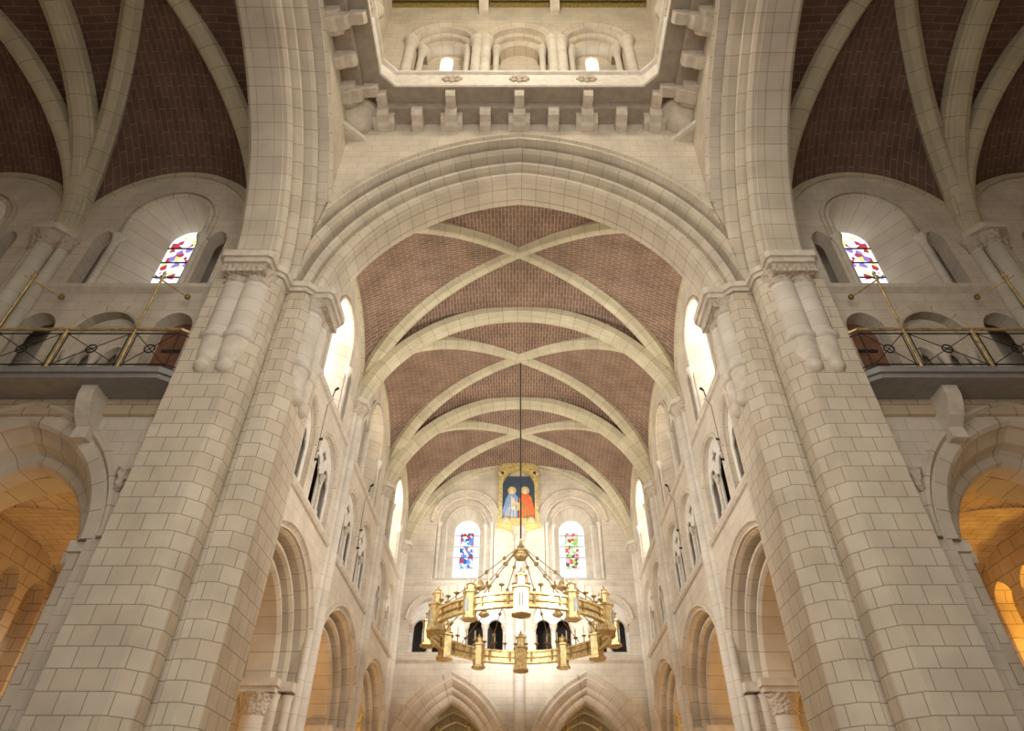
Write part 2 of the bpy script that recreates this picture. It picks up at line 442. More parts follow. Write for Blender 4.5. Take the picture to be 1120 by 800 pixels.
# ------------------------------------------------------------------ chancel side walls
ARC_PROF = [(0, 1.0), (0, .50), (.04, .43), (.10, .43), (.12, .47), (.13, .58), (.17, .58), (.18, .42), (.18, .33), (.21, .26), (.26, .25), (.29, .28), (.30, .42), (.34, .42), (.35, .24), (.35, .13), (.38, .06), (.43, .05), (.44, -.005), (.47, -.03), (.50, -.08), (.54, -.06), (.56, -.005), (.56, 1.0)]
def trif_arch(c): return arch(c, 8.86, .74, .76, 14, leg=7.78)
for sd in SG:
    fr = side_fr[sd]; a0, a1 = 9.0, YE + .3
    holes, plate = [], []
    for c in BC:
        holes.append(offset(arch(c, 4.72, 1.74, 1.74, 22, leg=.02), .40))
        holes += [trif_arch(c - .93), trif_arch(c + .93)] + cler_holes(c)
    m = MB().plate(fr, [(a0, 0), (a1, 0), (a1, 14.3), (a0, 14.3)], holes, 0, .3)
    # backing of the clerestory passage, floors of the two passages, aisle-side skin above the arches
    m.plate(fr, [(a0, STR2), (a1, STR2), (a1, 15.6), (a0, 15.6)], [cl_lancet(c) for c in BC], .8, 1.05)
    m.box(fr, a0, a1, .3, .8, STR2 - .25, STR2 + .05)
    m.box(fr, a0, a1, .3, 2.0, 7.3, 7.78)
    m.plate(fr, [(a0, 0), (a1, 0), (a1, 7.4), (a0, 7.4)], [offset(arch(c, 4.72, 1.74, 1.74, 22, leg=.02), .3) for c in BC], .75, 1.0)
    m.plate(fr, [(a0, 13.2), (a1, 13.2), (a1, 14.3), (a0, 14.3)], [], .3, .8)
    struct(m.build('wall_chancel_' + sd, 'wall'))
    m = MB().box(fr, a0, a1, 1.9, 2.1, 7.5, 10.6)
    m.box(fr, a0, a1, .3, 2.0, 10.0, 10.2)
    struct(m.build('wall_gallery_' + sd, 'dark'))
    for zz, k in ((STR1, 1), (STR2, 2)):
        pr = [(0.01, zz - .07), (-.05, zz - .05), (-.09, zz), (-.09, zz + .03), (0.01, zz + .08)]
        n = len(pr)
        V = [fr(a0, d, z) for d, z in pr] + [fr(a1, d, z) for d, z in pr]
        o = MB().add(V, [[i, (i + 1) % n, n + (i + 1) % n, n + i] for i in range(n)] + [list(range(n)), list(range(n, 2 * n))]).build('trim_%d' % (k + (2 if sd == 'right' else 0)), 'stone')
        struct(o)
    for i, c in enumerate(BC):
        # arcade arch
        t = thing('arcade_arch', 'moulded round-headed stone arch of the %s chancel arcade, %s bay' % (sd, BAYN[i]), 'arch', fr(c, .4, 4.5), 'chancel arcade arches')
        pa = norm_path(arch(c, 4.72, 1.74, 1.74, 22))
        MB().sweep(fr, pa, ARC_PROF).build('arch_ring', 'vouss', t)
        # triforium arches
        for k, cc in ((0, c - .93), (1, c + .93)):
            t = thing('triforium_arch', 'traceried gallery arch of the %s chancel wall, %s bay, %s of two' % (sd, BAYN[i], ('nearer', 'farther')[k]), 'arch', fr(cc, .1, 7.78), 'gallery arches of the chancel')
            pth = trif_arch(cc)
            m = MB().sweep(fr, norm_path(arch(cc, 8.86, .74, .76, 14)), [(-.02, .26), (-.02, .09), (.02, .05), (.04, -.01), (.06, -.03), (.10, -.03), (.11, .01), (.11, .26)])
            m.build('arch_moulding', 'vouss', t)
            m = MB().plate(fr, [(cc - .76, 7.76), (cc + .76, 7.76), (cc + .76, 9.72), (cc - .76, 9.72)],
                           [trefoil(cc - .35, 7.8, 8.62, .25, .175), trefoil(cc + .35, 7.8, 8.62, .25, .175), [(cc + (.12 + .05 * cos(4 * q * PI / 12)) * cos(q * PI / 12), 9.22 + (.12 + .05 * cos(4 * q * PI / 12)) * sin(q * PI / 12)) for q in range(24)]], .11, .15)
            m.build('tracery', 'stone_pale', t)
            for q, aa in enumerate((cc,)):
                x, y, z = fr(aa, .08, 7.78)
                cm = MB().lathe((x, y, z), [(.08, 0), (.08, .08), (.05, .12), (.045, .72)], 10).build('colonnette', 'shaft', t)
                MB().lathe((x, y, z), [(.05, .72), (.06, .74), (.055, .78), (.09, .88), (.095, .91), (.095, .95)], 10).build('capital', 'carved', cm)
        o = clerestory(fr, c, 'glass_dim' if i == 1 else 'white_glow', sd)
    # arcade piers: core, round respond shafts, capital
    for k, y in enumerate((Y0 + .25, Y0 + BAY, Y0 + 2 * BAY, YE - .1)):
        t = thing('arcade_pier', 'stone pier with round responds in the %s chancel arcade, %s' % (sd, ['behind the crossing pier', 'first free-standing from the crossing', 'second free-standing from the crossing', 'against the end wall'][k]), 'pier', fr(y, .5, 0), 'piers of the chancel arcade')
        m = MB().box(fr, y - .34, y + .34, .22, 1.0, 0, 4.5); m.box(fr, y - .52, y + .52, .36, .86, 0, 4.5)
        m.build('pier_core', 'ashlar', t)
        for sg in (-1, 1):
            x, yy, z = fr(y + sg * .44, .66, 0)
            cm = MB().lathe((x, yy, 0), [(.32, 0), (.32, .2), (.25, .3), (.235, 4.12)], 18).build('respond_shaft', 'shaft', t)
            MB().lathe((x, yy, 0), [(.24, 4.12), (.27, 4.15), (.25, 4.2), (.32, 4.42), (.36, 4.48)], 18).build('capital', 'carved', cm)
            for dd in (.14, .36):
                x2, y2, _ = fr(y + sg * (.30 if dd < .2 else .42), dd, 0)
                MB().lathe((x2, y2, 0), [(.12, 0), (.10, .25), (.095, 4.42), (.13, 4.5)], 12).build('angle_shaft', 'shaft', t)
        m = MB().box(fr, y - .66, y + .66, .30, 1.06, 4.50, 4.60); m.box(fr, y - .70, y + .70, .26, 1.10, 4.60, 4.74)
        m.box(fr, y - .48, y + .48, .02, .5, 4.55, 4.72)
        m.build('abacus', 'stone', t)
    # vault shafts
    for k, y in enumerate((Y0 + BAY, Y0 + 2 * BAY, YE - .22)):
        t = thing('vault_shaft', 'slender clustered wall shaft on the %s chancel wall, %s' % (sd, ['between the first and second bays', 'between the second and third bays', 'in the corner of the end wall'][k]), 'column', fr(y, -.1, 0), 'wall shafts of the chancel')
        m = MB()
        for aa, d, r in ((0, -.06, .135), (-.2, .0, .085), (.2, .0, .085)):
            x, yy, _ = fr(y + aa, d, 0); m.lathe((x, yy, 0), [(r, 0), (r, 11.2)], 14)
        m.box(fr, y - .26, y + .26, -.02, .02, 0, 11.2)
        m.build('shaft', 'shaft', t)
        m = MB()
        for aa, d, r in ((0, -.06, .135), (-.2, .0, .085), (.2, .0, .085)):
            x, yy, _ = fr(y + aa, d, 0); m.lathe((x, yy, 0), [(r + .01, 11.18), (r + .04, 11.22), (r + .01, 11.26), (r + .1, 11.5)], 14)
        m.build('capital', 'carved', t)
        MB().prism(lambda a, d, z: fr(a, z, d), [(y - .38, .02), (y - .38, -.12), (y - .2, -.32), (y + .2, -.32), (y + .38, -.12), (y + .38, .02)], 11.48, 11.62).build('abacus', 'stone', t)

# ------------------------------------------------------------------ end wall
EC = (-2.22, 2.22); WC = 2.05
GC = (-3.08, -1.18, 1.18, 3.08)
def end_arch(c, **k): return arch(c, 4.2, 1.36, 2.2, 20, **k)
def gal(c): return arch(c, 8.93, .72, .74, 14, leg=7.85)
def gsub(c): return arch(c, 8.72, .265, .27, 10, leg=7.86)
holes = [offset(end_arch(c, leg=.02), .55) for c in EC] + [gal(c) for c in GC] + [arch(c, 12.58, 1.1, 1.12, 18, leg=10.3) for c in (-WC, WC)]
m = MB().plate(end_fr, [(-4.6, 0), (4.6, 0), (4.6, 15.6), (-4.6, 15.6)], holes, 0, .28)
m.plate(end_fr, [(-4.6, 0), (4.6, 0), (4.6, 7.6), (-4.6, 7.6)], [offset(end_arch(c, leg=.02), .3) for c in EC], .6, .95)
m.plate(end_fr, [(-4.6, 10.1), (4.6, 10.1), (4.6, 15.6), (-4.6, 15.6)], [arch(c, 12.58, .8, .82, 18, leg=10.3) for c in (-WC, WC)], .28, .5)
m.box(end_fr, -4.6, 4.6, .28, 1.6, 7.5, 7.85); m.box(end_fr, -4.6, 4.6, .28, 1.6, 9.9, 10.1)
struct(m.build('wall_end', 'wall'))
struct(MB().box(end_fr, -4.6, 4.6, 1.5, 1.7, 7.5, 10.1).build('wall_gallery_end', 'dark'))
for k, (z, h) in enumerate(((STR1, .1), (STR2, .09))):
    struct(MB().prism(lambda a, d, zz: end_fr(d, a, zz), [(0, z - h), (-.12, z), (-.12, z + .04), (0, z + h)], -4.3, 4.3).build('trim_%d' % (5 + k), 'stone'))
END_PROF = [(0, .95), (0, .52), (.05, .44), (.12, .40), (.2, .40), (.24, .30), (.3, .24), (.38, .24), (.42, .16), (.5, .06), (.64, -.01), (.66, -.03), (.72, -.08), (.78, -.06), (.80, -.01), (.80, .3), (.5, .3), (.5, .95)]
for c, sd in zip(EC, ('left', 'right')):
    t = thing('end_arch', 'wide pointed moulded arch low in the end wall, %s of the pair' % sd, 'arch', end_fr(c, .4, 4.1), 'pointed arches of the end wall')
    MB().sweep(end_fr, norm_path(end_arch(c)), END_PROF).build('arch_ring', 'vouss', t)
    m = MB()
    for sg in (-1, 1): m.box(end_fr, c + sg * 1.36 - (.0 if sg > 0 else .78), c + sg * 1.36 + (.78 if sg > 0 else 0), .1, .95, 0, 4.15)
    m.build('jamb', 'ashlar', t)
GN = ['far left', 'inner left', 'inner right', 'far right']
for c, nm in zip(GC, GN):
    t = thing('gallery_arch', 'round arch over a pair of dark openings in the end wall gallery, %s' % nm, 'arch', end_fr(c, .1, 7.85), 'gallery arches of the end wall')
    MB().sweep(end_fr, norm_path(arch(c, 8.93, .72, .74, 14)), [(-.02, .2), (-.02, .1), (.03, .06), (.06, .02), (.11, 0), (.16, -.05), (.22, -.03), (.22, .2)]).build('arch_moulding', 'vouss', t)
    MB().plate(end_fr, [(c - .74, 7.84), (c + .74, 7.84), (c + .74, 9.75), (c - .74, 9.75)], [gsub(c - .345), gsub(c + .345)], .22, .36).build('spandrel_panel', 'stone_pale', t)
    for aa in (-.69, 0, .69):
        x, y, z = end_fr(c + aa, .12, 7.85)
        cm = MB().lathe((x, y, z), [(.11, 0), (.11, .06), (.075, .1), (.07, .66)], 12).build('colonnette', 'shaft', t)
        MB().lathe((x, y, z), [(.075, .66), (.09, .68), (.08, .72), (.13, .86), (.14, .88), (.14, .94)], 12).build('capital', 'carved', cm)
# end windows
for c, sd, g in ((-WC, 'left', 'glass_blue'), (WC, 'right', 'glass_green')):
    nwin[0] += 1
    w = bpy.data.objects.new('window_%d' % nwin[0], None); COL.objects.link(w); w.location = end_fr(c, 0, 10.3); WLOC[w.name] = end_fr(c, 0, 10.3)
    w['kind'] = 'structure'
    z0 = 10.77
    p0 = arch(c, 12.58, .8, .82, 18, leg=10.4); p1 = arch(c, 12.58, .49, .5, 18, leg=z0)
    m = MB().loft([end_fr(a, .48, z) for a, z in p0], [end_fr(a, .95, z) for a, z in p1])
    m.add([end_fr(p0[0][0], .48, p0[0][1]), end_fr(p0[-1][0], .48, p0[-1][1]), end_fr(p1[-1][0], .95, z0), end_fr(p1[0][0], .95, z0)], [[0, 1, 2, 3]])
    m.build('window_splay', 'vouss', w)
    m = MB()
    m.add([end_fr(c - 1.1, -.0, 10.3), end_fr(c + 1.1, -.0, 10.3), end_fr(c + 1.1, .3, 10.5), end_fr(c - 1.1, .3, 10.5)], [[0, 1, 2, 3]])
    m.build('window_sill', 'stone_pale', w)
    m = MB()
    pa = norm_path(arch(c, 12.58, 1.1, 1.12, 18))
    m.sweep(end_fr, pa, circ(-.04, .05, .06)); m.sweep(end_fr, pa, [(.16, 0), (.16, -.06), (.24, -.08), (.28, 0)])
    m.sweep(end_fr, norm_path(arch(c, 12.58, .8, .82, 18)), circ(-.02, .3, .055))
    m.build('arch_moulding', 'vouss', w)
    for aa, d in ((-1.02, .1), (1.02, .1), (-.76, .34), (.76, .34)):
        x, y, z = end_fr(c + aa, d, 10.4)
        MB().lathe((x, y, z), [(.09, 0), (.065, .1), (.06, 2.0), (.07, 2.03), (.11, 2.14), (.12, 2.2)], 10).build('colonnette', 'shaft', w)
    z1 = max(p[1] for p in p1); n = len(p1)
    MB().add([end_fr(a, .97, z) for a, z in p1], [list(range(n))], [[((a - c + .49) / .98, (z - z0) / (z1 - z0)) for a, z in p1]]).build('stained_glass', g, w)
    m = MB()
    for zz in (11.1, 11.55, 12.0, 12.45): m.box(end_fr, c - .48, c + .48, .945, .96, zz - .01, zz + .01)
    m.build('saddle_bars', 'iron', w)
# centre shaft of the end wall
t = thing('vault_shaft', 'slender pale wall shaft down the middle of the end wall, carrying the gilded panel', 'column', end_fr(0, -.1, 0), 'wall shafts of the chancel')
x, y, _ = end_fr(0, -.05, 0)
MB().lathe((x, y, 0), [(.17, 0), (.17, 11.85)], 16).build('shaft', 'shaft', t)
MB().lathe((x, y, 0), [(.17, 11.8), (.22, 11.86), (.2, 11.95), (.36, 12.24)], 16).build('capital', 'carved', t)
# gilded panel
t = thing('painted_panel', 'gilded canopied panel painted with two robed figures, high on the end wall', 'painting', end_fr(-.03, -.2, 12.3))
cx = -.03
MB().prism(end_fr, [(cx - .70, 12.62), (cx + .70, 12.62), (cx + .70, 14.5), (cx - .70, 14.5)], -.12, -.04).build('painted_board', 'navy', t)
for sg in (-1, 1):
    m = MB()
    m.box(end_fr, cx + sg * .70 - .07, cx + sg * .70 + .07, -.26, -.02, 12.55, 14.85)
    m.box(end_fr, cx + sg * .70 - .11, cx + sg * .70 + .11, -.30, -.02, 14.5, 14.62)
    m.lathe(end_fr(cx + sg * .70, -.14, 14.85), [(.09, 0), (.05, .1), (.07, .14), (.0, .34)], 8)
    m.build('frame_post', 'gold', t)
m = MB()
ca = arch(cx, 14.15, .62, .62, 12, theta=14)
m.prism(end_fr, [(cx - .68, 14.15), (cx - .62, 14.15)] + ca[1:-1] + [(cx + .62, 14.15), (cx + .68, 14.15), (cx + .68, 14.95), (cx, 15.12), (cx - .68, 14.95)], -.3, -.03)
for k in range(7): m.lathe(end_fr(cx - .54 + k * .18, -.3, 14.62 + .16 * sin(PI * k / 6)), [(.03, 0), (.055, .08), (.02, .18), (.04, .22), (0, .34)], 8)
m.build('canopy', 'gold', t)
m = MB().box(end_fr, cx - .84, cx + .84, -.34, -.02, 12.30, 12.42); m.box(end_fr, cx - .78, cx + .78, -.28, -.02, 12.42, 12.62)
m.prism(end_fr, [(cx - .7, 12.3), (cx - .3, 12.14), (cx + .3, 12.14), (cx + .7, 12.3)], -.28, -.02)
m.build('base_ledge', 'gold', t)
m = MB()
for sg in (-1, 1): m.lathe(end_fr(cx + sg * .48, -.3, 12.42), [(.13, 0), (.15, .08), (.1, .2), (.0, .24)], 10)
m.build('base_boss', 'candle', t)
def robed(xc, mat, trim, lean, sg):
    MB().prism(end_fr, [(xc + .17 * cos(2 * PI * k / 18) + lean, 13.86 + .18 * sin(2 * PI * k / 18)) for k in range(18)], -.128, -.12).build('painted_halo', 'gold', t)
    MB().prism(end_fr, [(xc - .33, 12.66), (xc + .31, 12.66), (xc + .33, 13.0), (xc + .27, 13.2), (xc + .25 + lean, 13.55), (xc + .12 + lean, 13.72), (xc - .12 + lean, 13.72), (xc - .24 + lean, 13.5), (xc - .27, 13.15), (xc - .34, 12.95)], -.136, -.12).build('painted_robe', mat, t)
    MB().prism(end_fr, [(xc + lean + .095 * cos(2 * PI * k / 14), 13.82 + .125 * sin(2 * PI * k / 14)) for k in range(14)], -.142, -.12).build('painted_head', 'skin', t)
    for dx, w, h in ((-.22, .035, .45), (-.10, .03, .62), (.04, .035, .5), (.17, .03, .56)):
        MB().prism(end_fr, [(xc + dx - w, 12.67), (xc + dx + w, 12.67), (xc + dx * .7 + lean + w * .3, 12.67 + h), (xc + dx * .7 + lean - w * .3, 12.67 + h)], -.142, -.136).build('painted_fold', trim, t)
    MB().prism(end_fr, [(xc + sg * .26, 13.28), (xc + sg * .05, 13.12), (xc + sg * .03, 13.2), (xc + sg * .22, 13.42)], -.146, -.136).build('painted_sleeve', trim, t)
robed(cx - .31, 'blue', 'candle', .05, 1)
robed(cx + .31, 'orange', 'painted_gold', -.05, -1)
MB().prism(end_fr, [(cx - .09, 13.0), (cx + .09, 13.0), (cx + .05, 13.2), (cx + .10, 13.34), (cx - .10, 13.34), (cx - .05, 13.2)], -.15, -.12).build('painted_vessel', 'gold', t)
MB().prism(end_fr, [(cx - .28, 13.05), (cx - .13, 13.0), (cx - .16, 13.5), (cx - .30, 13.62)], -.145, -.136).build('painted_mantle', 'skin', t)

# ------------------------------------------------------------------ space behind the end wall
bk = MB()
bk.box(ident, -9.8, 9.8, 27.4, 27.7, 0, 7.6); bk.box(ident, -9.8, 9.8, 23.7, 27.7, 7.3, 7.5)
struct(bk.build('wall_ambulatory', 'aisle'))
for c, sd in zip(EC, ('left', 'right')):
    for k in range(3):
        rib(lambda a, d, z, yy=24.3 + k * 1.05: (a, yy + d, z), arch(c, 4.2, 1.5, 2.1 - k * .1, 14), [(0, -.14), (.3, -.2), (.9, -.2), (.9, .2), (.3, .2), (0, .14)],
            'brown stone vault arch seen through the %s end arch, %s from the front' % (sd, ORD[k]), 'vault arches behind the end wall', 'ambulatory_rib')
PX = {'left': ((477.5, 788), (513.5, 787), (521.5, 792)), 'right': ((620, 787), (657, 786), (664, 797))}
F_, P_ = 701., R(39.4)
def ray(u, v):
    x, y = (u - 568) / F_, (400 - v) / F_
    return x, cos(P_) - y * sin(P_), sin(P_) + y * cos(P_)
for sd in PX:
    for k, (u, v) in enumerate(PX[sd]):
        r = ray(u, v); tt = 25.2 / r[1]; x, z = r[0] * tt, r[2] * tt + 1.6
        b = thing('gilded_pinnacle', 'slim gilded altar pinnacle showing in the %s end arch, %s one' % (sd, ['leftmost', 'middle', 'rightmost'][k]), 'pinnacle', (x, 25.2, 0), 'gilded pinnacles behind the end wall')
        MB().lathe((x, 25.2, 0), [(.14, 0), (.10, .3), (.08, z - 1.1), (.13, z - 1.0), (.09, z - .9), (.055, z - .3), (.09, z - .25), (.04, z - .2), (0, z)], 8).build('spire', 'gold', b)
        MB().lathe((x, 25.2, 0), [(.3, -.0), (.3, .1), (.16, .2)], 8).build('foot', 'gold', b)

# ------------------------------------------------------------------ aisles
for sd, s in SG.items():
    m = MB()
    for y0, y1 in ((9.3, 13.84), (13.84, 18.32), (18.32, 27.4)): pass
    ax = lambda a, d, z: (s * (9.7 + d), a, z)
    lan = []
    for y in (11.15, 12.0, 12.85, 15.0, 16.05, 17.1, 19.5, 20.55, 21.6): lan.append(arch(y, 6.05, .29, .42, 10, leg=1.6))
    m.plate(ax, [(8.6, 0), (27.5, 0), (27.5, 7.5), (8.6, 7.5)], lan, 0, .35)
    struct(m.build('wall_aisle_' + sd, 'aisle'))
    m = MB()
    if sd == 'left': m.box(ax, 8.6, 27.5, .3, .5, 0, 7.5)
    else: m.box(ax, 8.6, 27.5, 1.3, 1.5, 0, 7.5); m.box(ax, 8.6, 27.5, .3, 1.4, 7.0, 7.2)
    struct(m.build('wall_niche_' + sd, 'aisle'))
    for i, y in enumerate(BC):
        cx = s * 7.5
        struct(vault_web((cx, y), (1, 0), 2.3, (0, 1), BAY / 2, 7.12, 7.1, 7.0, 2.0, 5.5).build('ceiling', 'aisle'))
    for i, y in enumerate((9.6, Y0 + BAY, Y0 + 2 * BAY, 22.8)):
        rib(lambda a, d, z: (s * 7.5 + a, y + d, z), arch(0, 5.3, 2.05, 1.6, 16, leg=0), [(0, -.25), (.06, -.32), (.6, -.32), (.6, .32), (.06, .32), (0, .25)],
            'stone cross arch of the %s aisle, %s' % (sd, ['nearest the transept', 'second from the transept', 'third from the transept', 'farthest from the transept'][i]), 'cross arches of the aisles', 'aisle_arch')
    struct(MB().box(ident, min(s * 5.2, s * 10.2), max(s * 5.2, s * 10.2), 8.9, 27.6, 7.2, 7.4).build('ceiling', 'aisle'))

# ------------------------------------------------------------------ crossing piers
def pier_poly(sx, sy):
    P = [(5.30, 3.70), (4.46, 3.70), (4.42, 3.71), (4.23, 3.90), (4.22, 3.94), (4.22, 4.16), (4.27, 4.19), (4.27, 4.27), (4.19, 4.27), (4.16, 4.22), (3.94, 4.22), (3.90, 4.23), (3.71, 4.42), (3.70, 4.46), (3.70, 5.30), (4.32, 5.30), (4.32, 5.75), (5.30, 5.75), (5.75, 5.30), (5.75, 4.42), (5.30, 4.42)]
    return [(sx * x, CY + sy * y) for x, y in P]
def hprism(m, poly, z0, z1, uvz=True):
    n = len(poly); acc = [0]
    for i in range(n): acc.append(acc[-1] + math.dist(poly[i], poly[(i + 1) % n]))
    V = [(x, y, z0) for x, y in poly] + [(x, y, z1) for x, y in poly]
    F, U = [], []
    for i in range(n):
        j = (i + 1) % n; F.append([i, j, n + j, n + i]); U.append([(acc[i], z0), (acc[i + 1], z0), (acc[i + 1], z1), (acc[i], z1)])
    m.add(V, F, U)
    tr = tessellate_polygon([[Vector((x, y, 0)) for x, y in poly]])
    m.add(V, [list(t) for t in tr] + [[k + n for k in t] for t in tr])
    return m
def twin_shaft(par, f):
    """twin engaged shafts on a pier face; f(u, out, z): u along the face, out from the face"""
    t = par; US = (4.57, 4.91)
    for u in US:
        x, y, _ = f(u, -.13, 0)
        sm = MB().lathe((x, y, 0), [(.225, 8.55), (.225, 9.72)], 20).build('twin_shaft', 'shaft', t)
        MB().lathe((x, y, 0), [(.23, 9.70), (.26, 9.73), (.23, 9.77), (.24, 9.86), (.30, 10.02)], 20).build('shaft_capital', 'carved', sm)
        c = MB().lathe((x, y, 0), [(.215, 8.44), (.255, 8.46), (.27, 8.52), (.235, 8.58)], 20)
        c.lathe((x, y, 0), [(.16, 7.96), (.19, 8.02), (.205, 8.14), (.225, 8.46)], 18)
        x, y, _ = f(u, -.02, 0)
        c.lathe((x, y, 0), [(.0, 7.76), (.08, 7.78), (.125, 7.84), (.135, 7.90), (.115, 7.97), (.13, 8.0)], 14)
        c.build('corbel', 'stone', sm)
    m = MB().prism(lambda a, d, z: f(a, z, d), [(4.42, -.06), (5.06, -.06), (5.12, .20), (4.36, .20)], 9.84, 10.04)
    m.build('capital_block', 'carved', t)
    m = MB().prism(lambda a, d, z: f(a, z, d), [(4.32, -.06), (5.16, -.06), (5.16, .20), (5.11, .25), (4.37, .25), (4.32, .20)], 10.02, 10.12)
    m.prism(lambda a, d, z: f(a, z, d), [(4.28, -.06), (5.20, -.06), (5.20, .24), (5.14, .30), (4.34, .30), (4.28, .24)], 10.12, 10.26)
    m.build('abacus', 'stone', t)
for sd, s in SG.items():
    t = thing('crossing_pier', 'massive stepped stone pier at the %s of the crossing' % sd, 'pier', (s * 4.7, CY + 4.6, 0), 'crossing piers')
    hprism(MB(), pier_poly(s, 1), 0, 10.04).build('pier_shaft', 'ashlar', t)
    P = [(4.60, 3.69), (4.43, 3.67), (4.19, 3.89), (4.18, 4.18), (3.89, 4.19), (3.67, 4.43), (3.69, 4.60), (4.6, 4.6)]
    m = hprism(MB(), [(s * x, CY + y) for x, y in P], 10.06, 10.14)
    P = [(4.60, 3.66), (4.41, 3.62), (4.15, 3.86), (4.13, 4.13), (3.86, 4.15), (3.62, 4.41), (3.66, 4.60), (4.6, 4.6)]
    hprism(m, [(s * x, CY + y) for x, y in P], 10.14, 10.26)
    m.build('impost', 'stone', t)
    hprism(MB(), [(s * x, CY + y) for x, y in ((4.55, 3.75), (4.24, 4.24), (3.75, 4.55), (3.75, 5.3), (5.7, 5.3), (5.7, 4.42), (5.3, 4.42), (5.3, 3.75))], 10.03, 10.30).build('pier_head', 'ashlar', t)
    twin_shaft(t, lambda u, o, z: (s * u, CY + 3.70 - o, z))
    twin_shaft(t, lambda u, o, z: (s * (3.70 - o), CY + u, z))
# the two unseen western crossing piers behind the camera
m = MB()
for s in (-1, 1):
    hprism(m, pier_poly(s, -1), 0, 10.30)
struct(m.build('wall_nave', 'ashlar'))

# ------------------------------------------------------------------ crossing arches
def xarch(k): return arch(0, 10.25, 3.7, 3.62 if k in ('chancel', 'nave') else 4.05, 40, theta=7 if k in ('chancel', 'nave') else 10)
INNER = [(0, 4.52), (0, 4.66), (.02, 4.67), (0, 4.68), (0, 4.97), (.02, 4.98), (0, 4.99), (0, 5.10), (.06, 5.17), (.8, 5.17), (.8, 4.42), (.10, 4.42), (.05, 4.45)]
OUTER = [(.02, 4.5), (.02, 4.42), (.07, 4.36), (.12, 4.35), (.15, 4.38), (.17, 4.50), (.21, 4.52), (.23, 4.32), (.27, 4.23), (.32, 4.21), (.35, 4.25), (.37, 4.42), (.42, 4.42), (.44, 4.16), (.45, 4.08), (.49, 4.01), (.54, 4.0), (.56, 4.04), (.575, 4.16), (.61, 4.14), (.62, 3.90), (.65, 3.80), (.69, 3.74), (.73, 3.76), (.74, 3.82), (.74, 4.5)]
XL = {'chancel': 'broad moulded stone arch opening from the crossing into the chancel', 'left': 'tall broad stone arch between the crossing and the left transept', 'right': 'tall broad stone arch between the crossing and the right transept', 'nave': None}
for k, fr in cross_fr.items():
    holes = offset(xarch(k), .6)
    top = 15.4
    pts = [p for p in holes if abs(p[0]) <= 3.78]
    zl = pts[0][1]
    poly = [(-3.8, top), (-3.8, zl - .05)] + pts + [(3.8, zl - .05), (3.8, top)]
    m = MB().prism(fr, poly, 3.8, 4.45)
    pl2 = [(-5.7, 15.4), (-5.7, 10.25)] + offset(xarch(k), .5) + [(5.7, 10.25), (5.7, 15.4)]
    m.prism(fr, pl2, 4.46, 5.14)
    struct(m.build('wall_crossing_' + k, 'wall'))
    if XL[k]:
        t = thing('crossing_arch', XL[k], 'arch', fr(0, 4.4, 10.4), 'crossing arches')
    else:
        t = struct(bpy.data.objects['wall_crossing_nave'])
    MB().sweep(fr, norm_path(xarch(k)), INNER).build('soffit_ring', 'vouss', t)
    MB().sweep(fr, norm_path(xarch(k)), OUTER, clamp=.0).build('moulded_order', 'vouss', t)

# ------------------------------------------------------------------ lantern tower
def octa(h, ch): return [(h, -ch), (h, ch), (ch, h), (-ch, h), (-h, ch), (-h, -ch), (-ch, -h), (ch, -h)]
def oct_path(h, ch): return octa(h, ch)
def ring(m, levels):
    """closed ring of octagonal levels [(h, ch, z), ...] treated as a closed section"""
    n = len(levels); V = []
    for h, ch, z in levels: V += [(x, CY + y, z) for x, y in octa(h, ch)]
    F, U = [], []
    for i in range(n):
        j = (i + 1) % n; acc = 0
        for k in range(8):
            k2 = (k + 1) % 8; F.append([i * 8 + k, i * 8 + k2, j * 8 + k2, j * 8 + k])
            ln = math.dist(V[i * 8 + k], V[i * 8 + k2]); za, zb = levels[i][2], levels[j][2]
            U.append([(acc, za), (acc + ln, za), (acc + ln, zb), (acc, zb)]); acc += ln
    return m.add(V, F, U)
m = ring(MB(), [(3.30, 3.0, 15.22), (3.0, 2.72, 15.22), (2.98, 2.70, 15.24), (2.98, 2.70, 15.32), (3.06, 2.80, 15.46), (3.06, 2.80, 15.86), (3.0, 2.74, 15.9), (3.0, 2.74, 15.96), (3.3, 3.0, 15.98)])
t = thing('lantern_cornice', 'projecting stone cornice and parapet ringing the foot of the lantern tower', 'cornice', (0, CY, 14.9))
m.build('parapet', 'stone_pale', t)
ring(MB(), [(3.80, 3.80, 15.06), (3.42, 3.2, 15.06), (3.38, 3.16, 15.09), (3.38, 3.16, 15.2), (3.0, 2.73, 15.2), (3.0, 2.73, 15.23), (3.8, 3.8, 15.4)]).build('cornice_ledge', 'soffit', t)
nside = {'far': lambda a, d, z: (a, CY + d, z), 'left': lambda a, d, z: (-d, CY + a, z), 'right': lambda a, d, z: (d, CY + a, z)}
for sdn, fr in nside.items():
    for a in (-1.5, 0, 1.5):
        m = MB()
        for q in range(8):
            an = 2 * PI * q / 8; ca, cz = a + .17 * cos(an), 15.66 + .09 * sin(an)
            m.prism(fr, [(ca + .06 * cos(2 * PI * j / 8), cz + .05 * sin(2 * PI * j / 8)) for j in range(8)], 3.02, 3.08)
        m.prism(fr, [(a + .07 * cos(2 * PI * j / 8), 15.66 + .06 * sin(2 * PI * j / 8)) for j in range(8)], 3.01, 3.08)
        m.build('carved_rosette', 'carved', t)
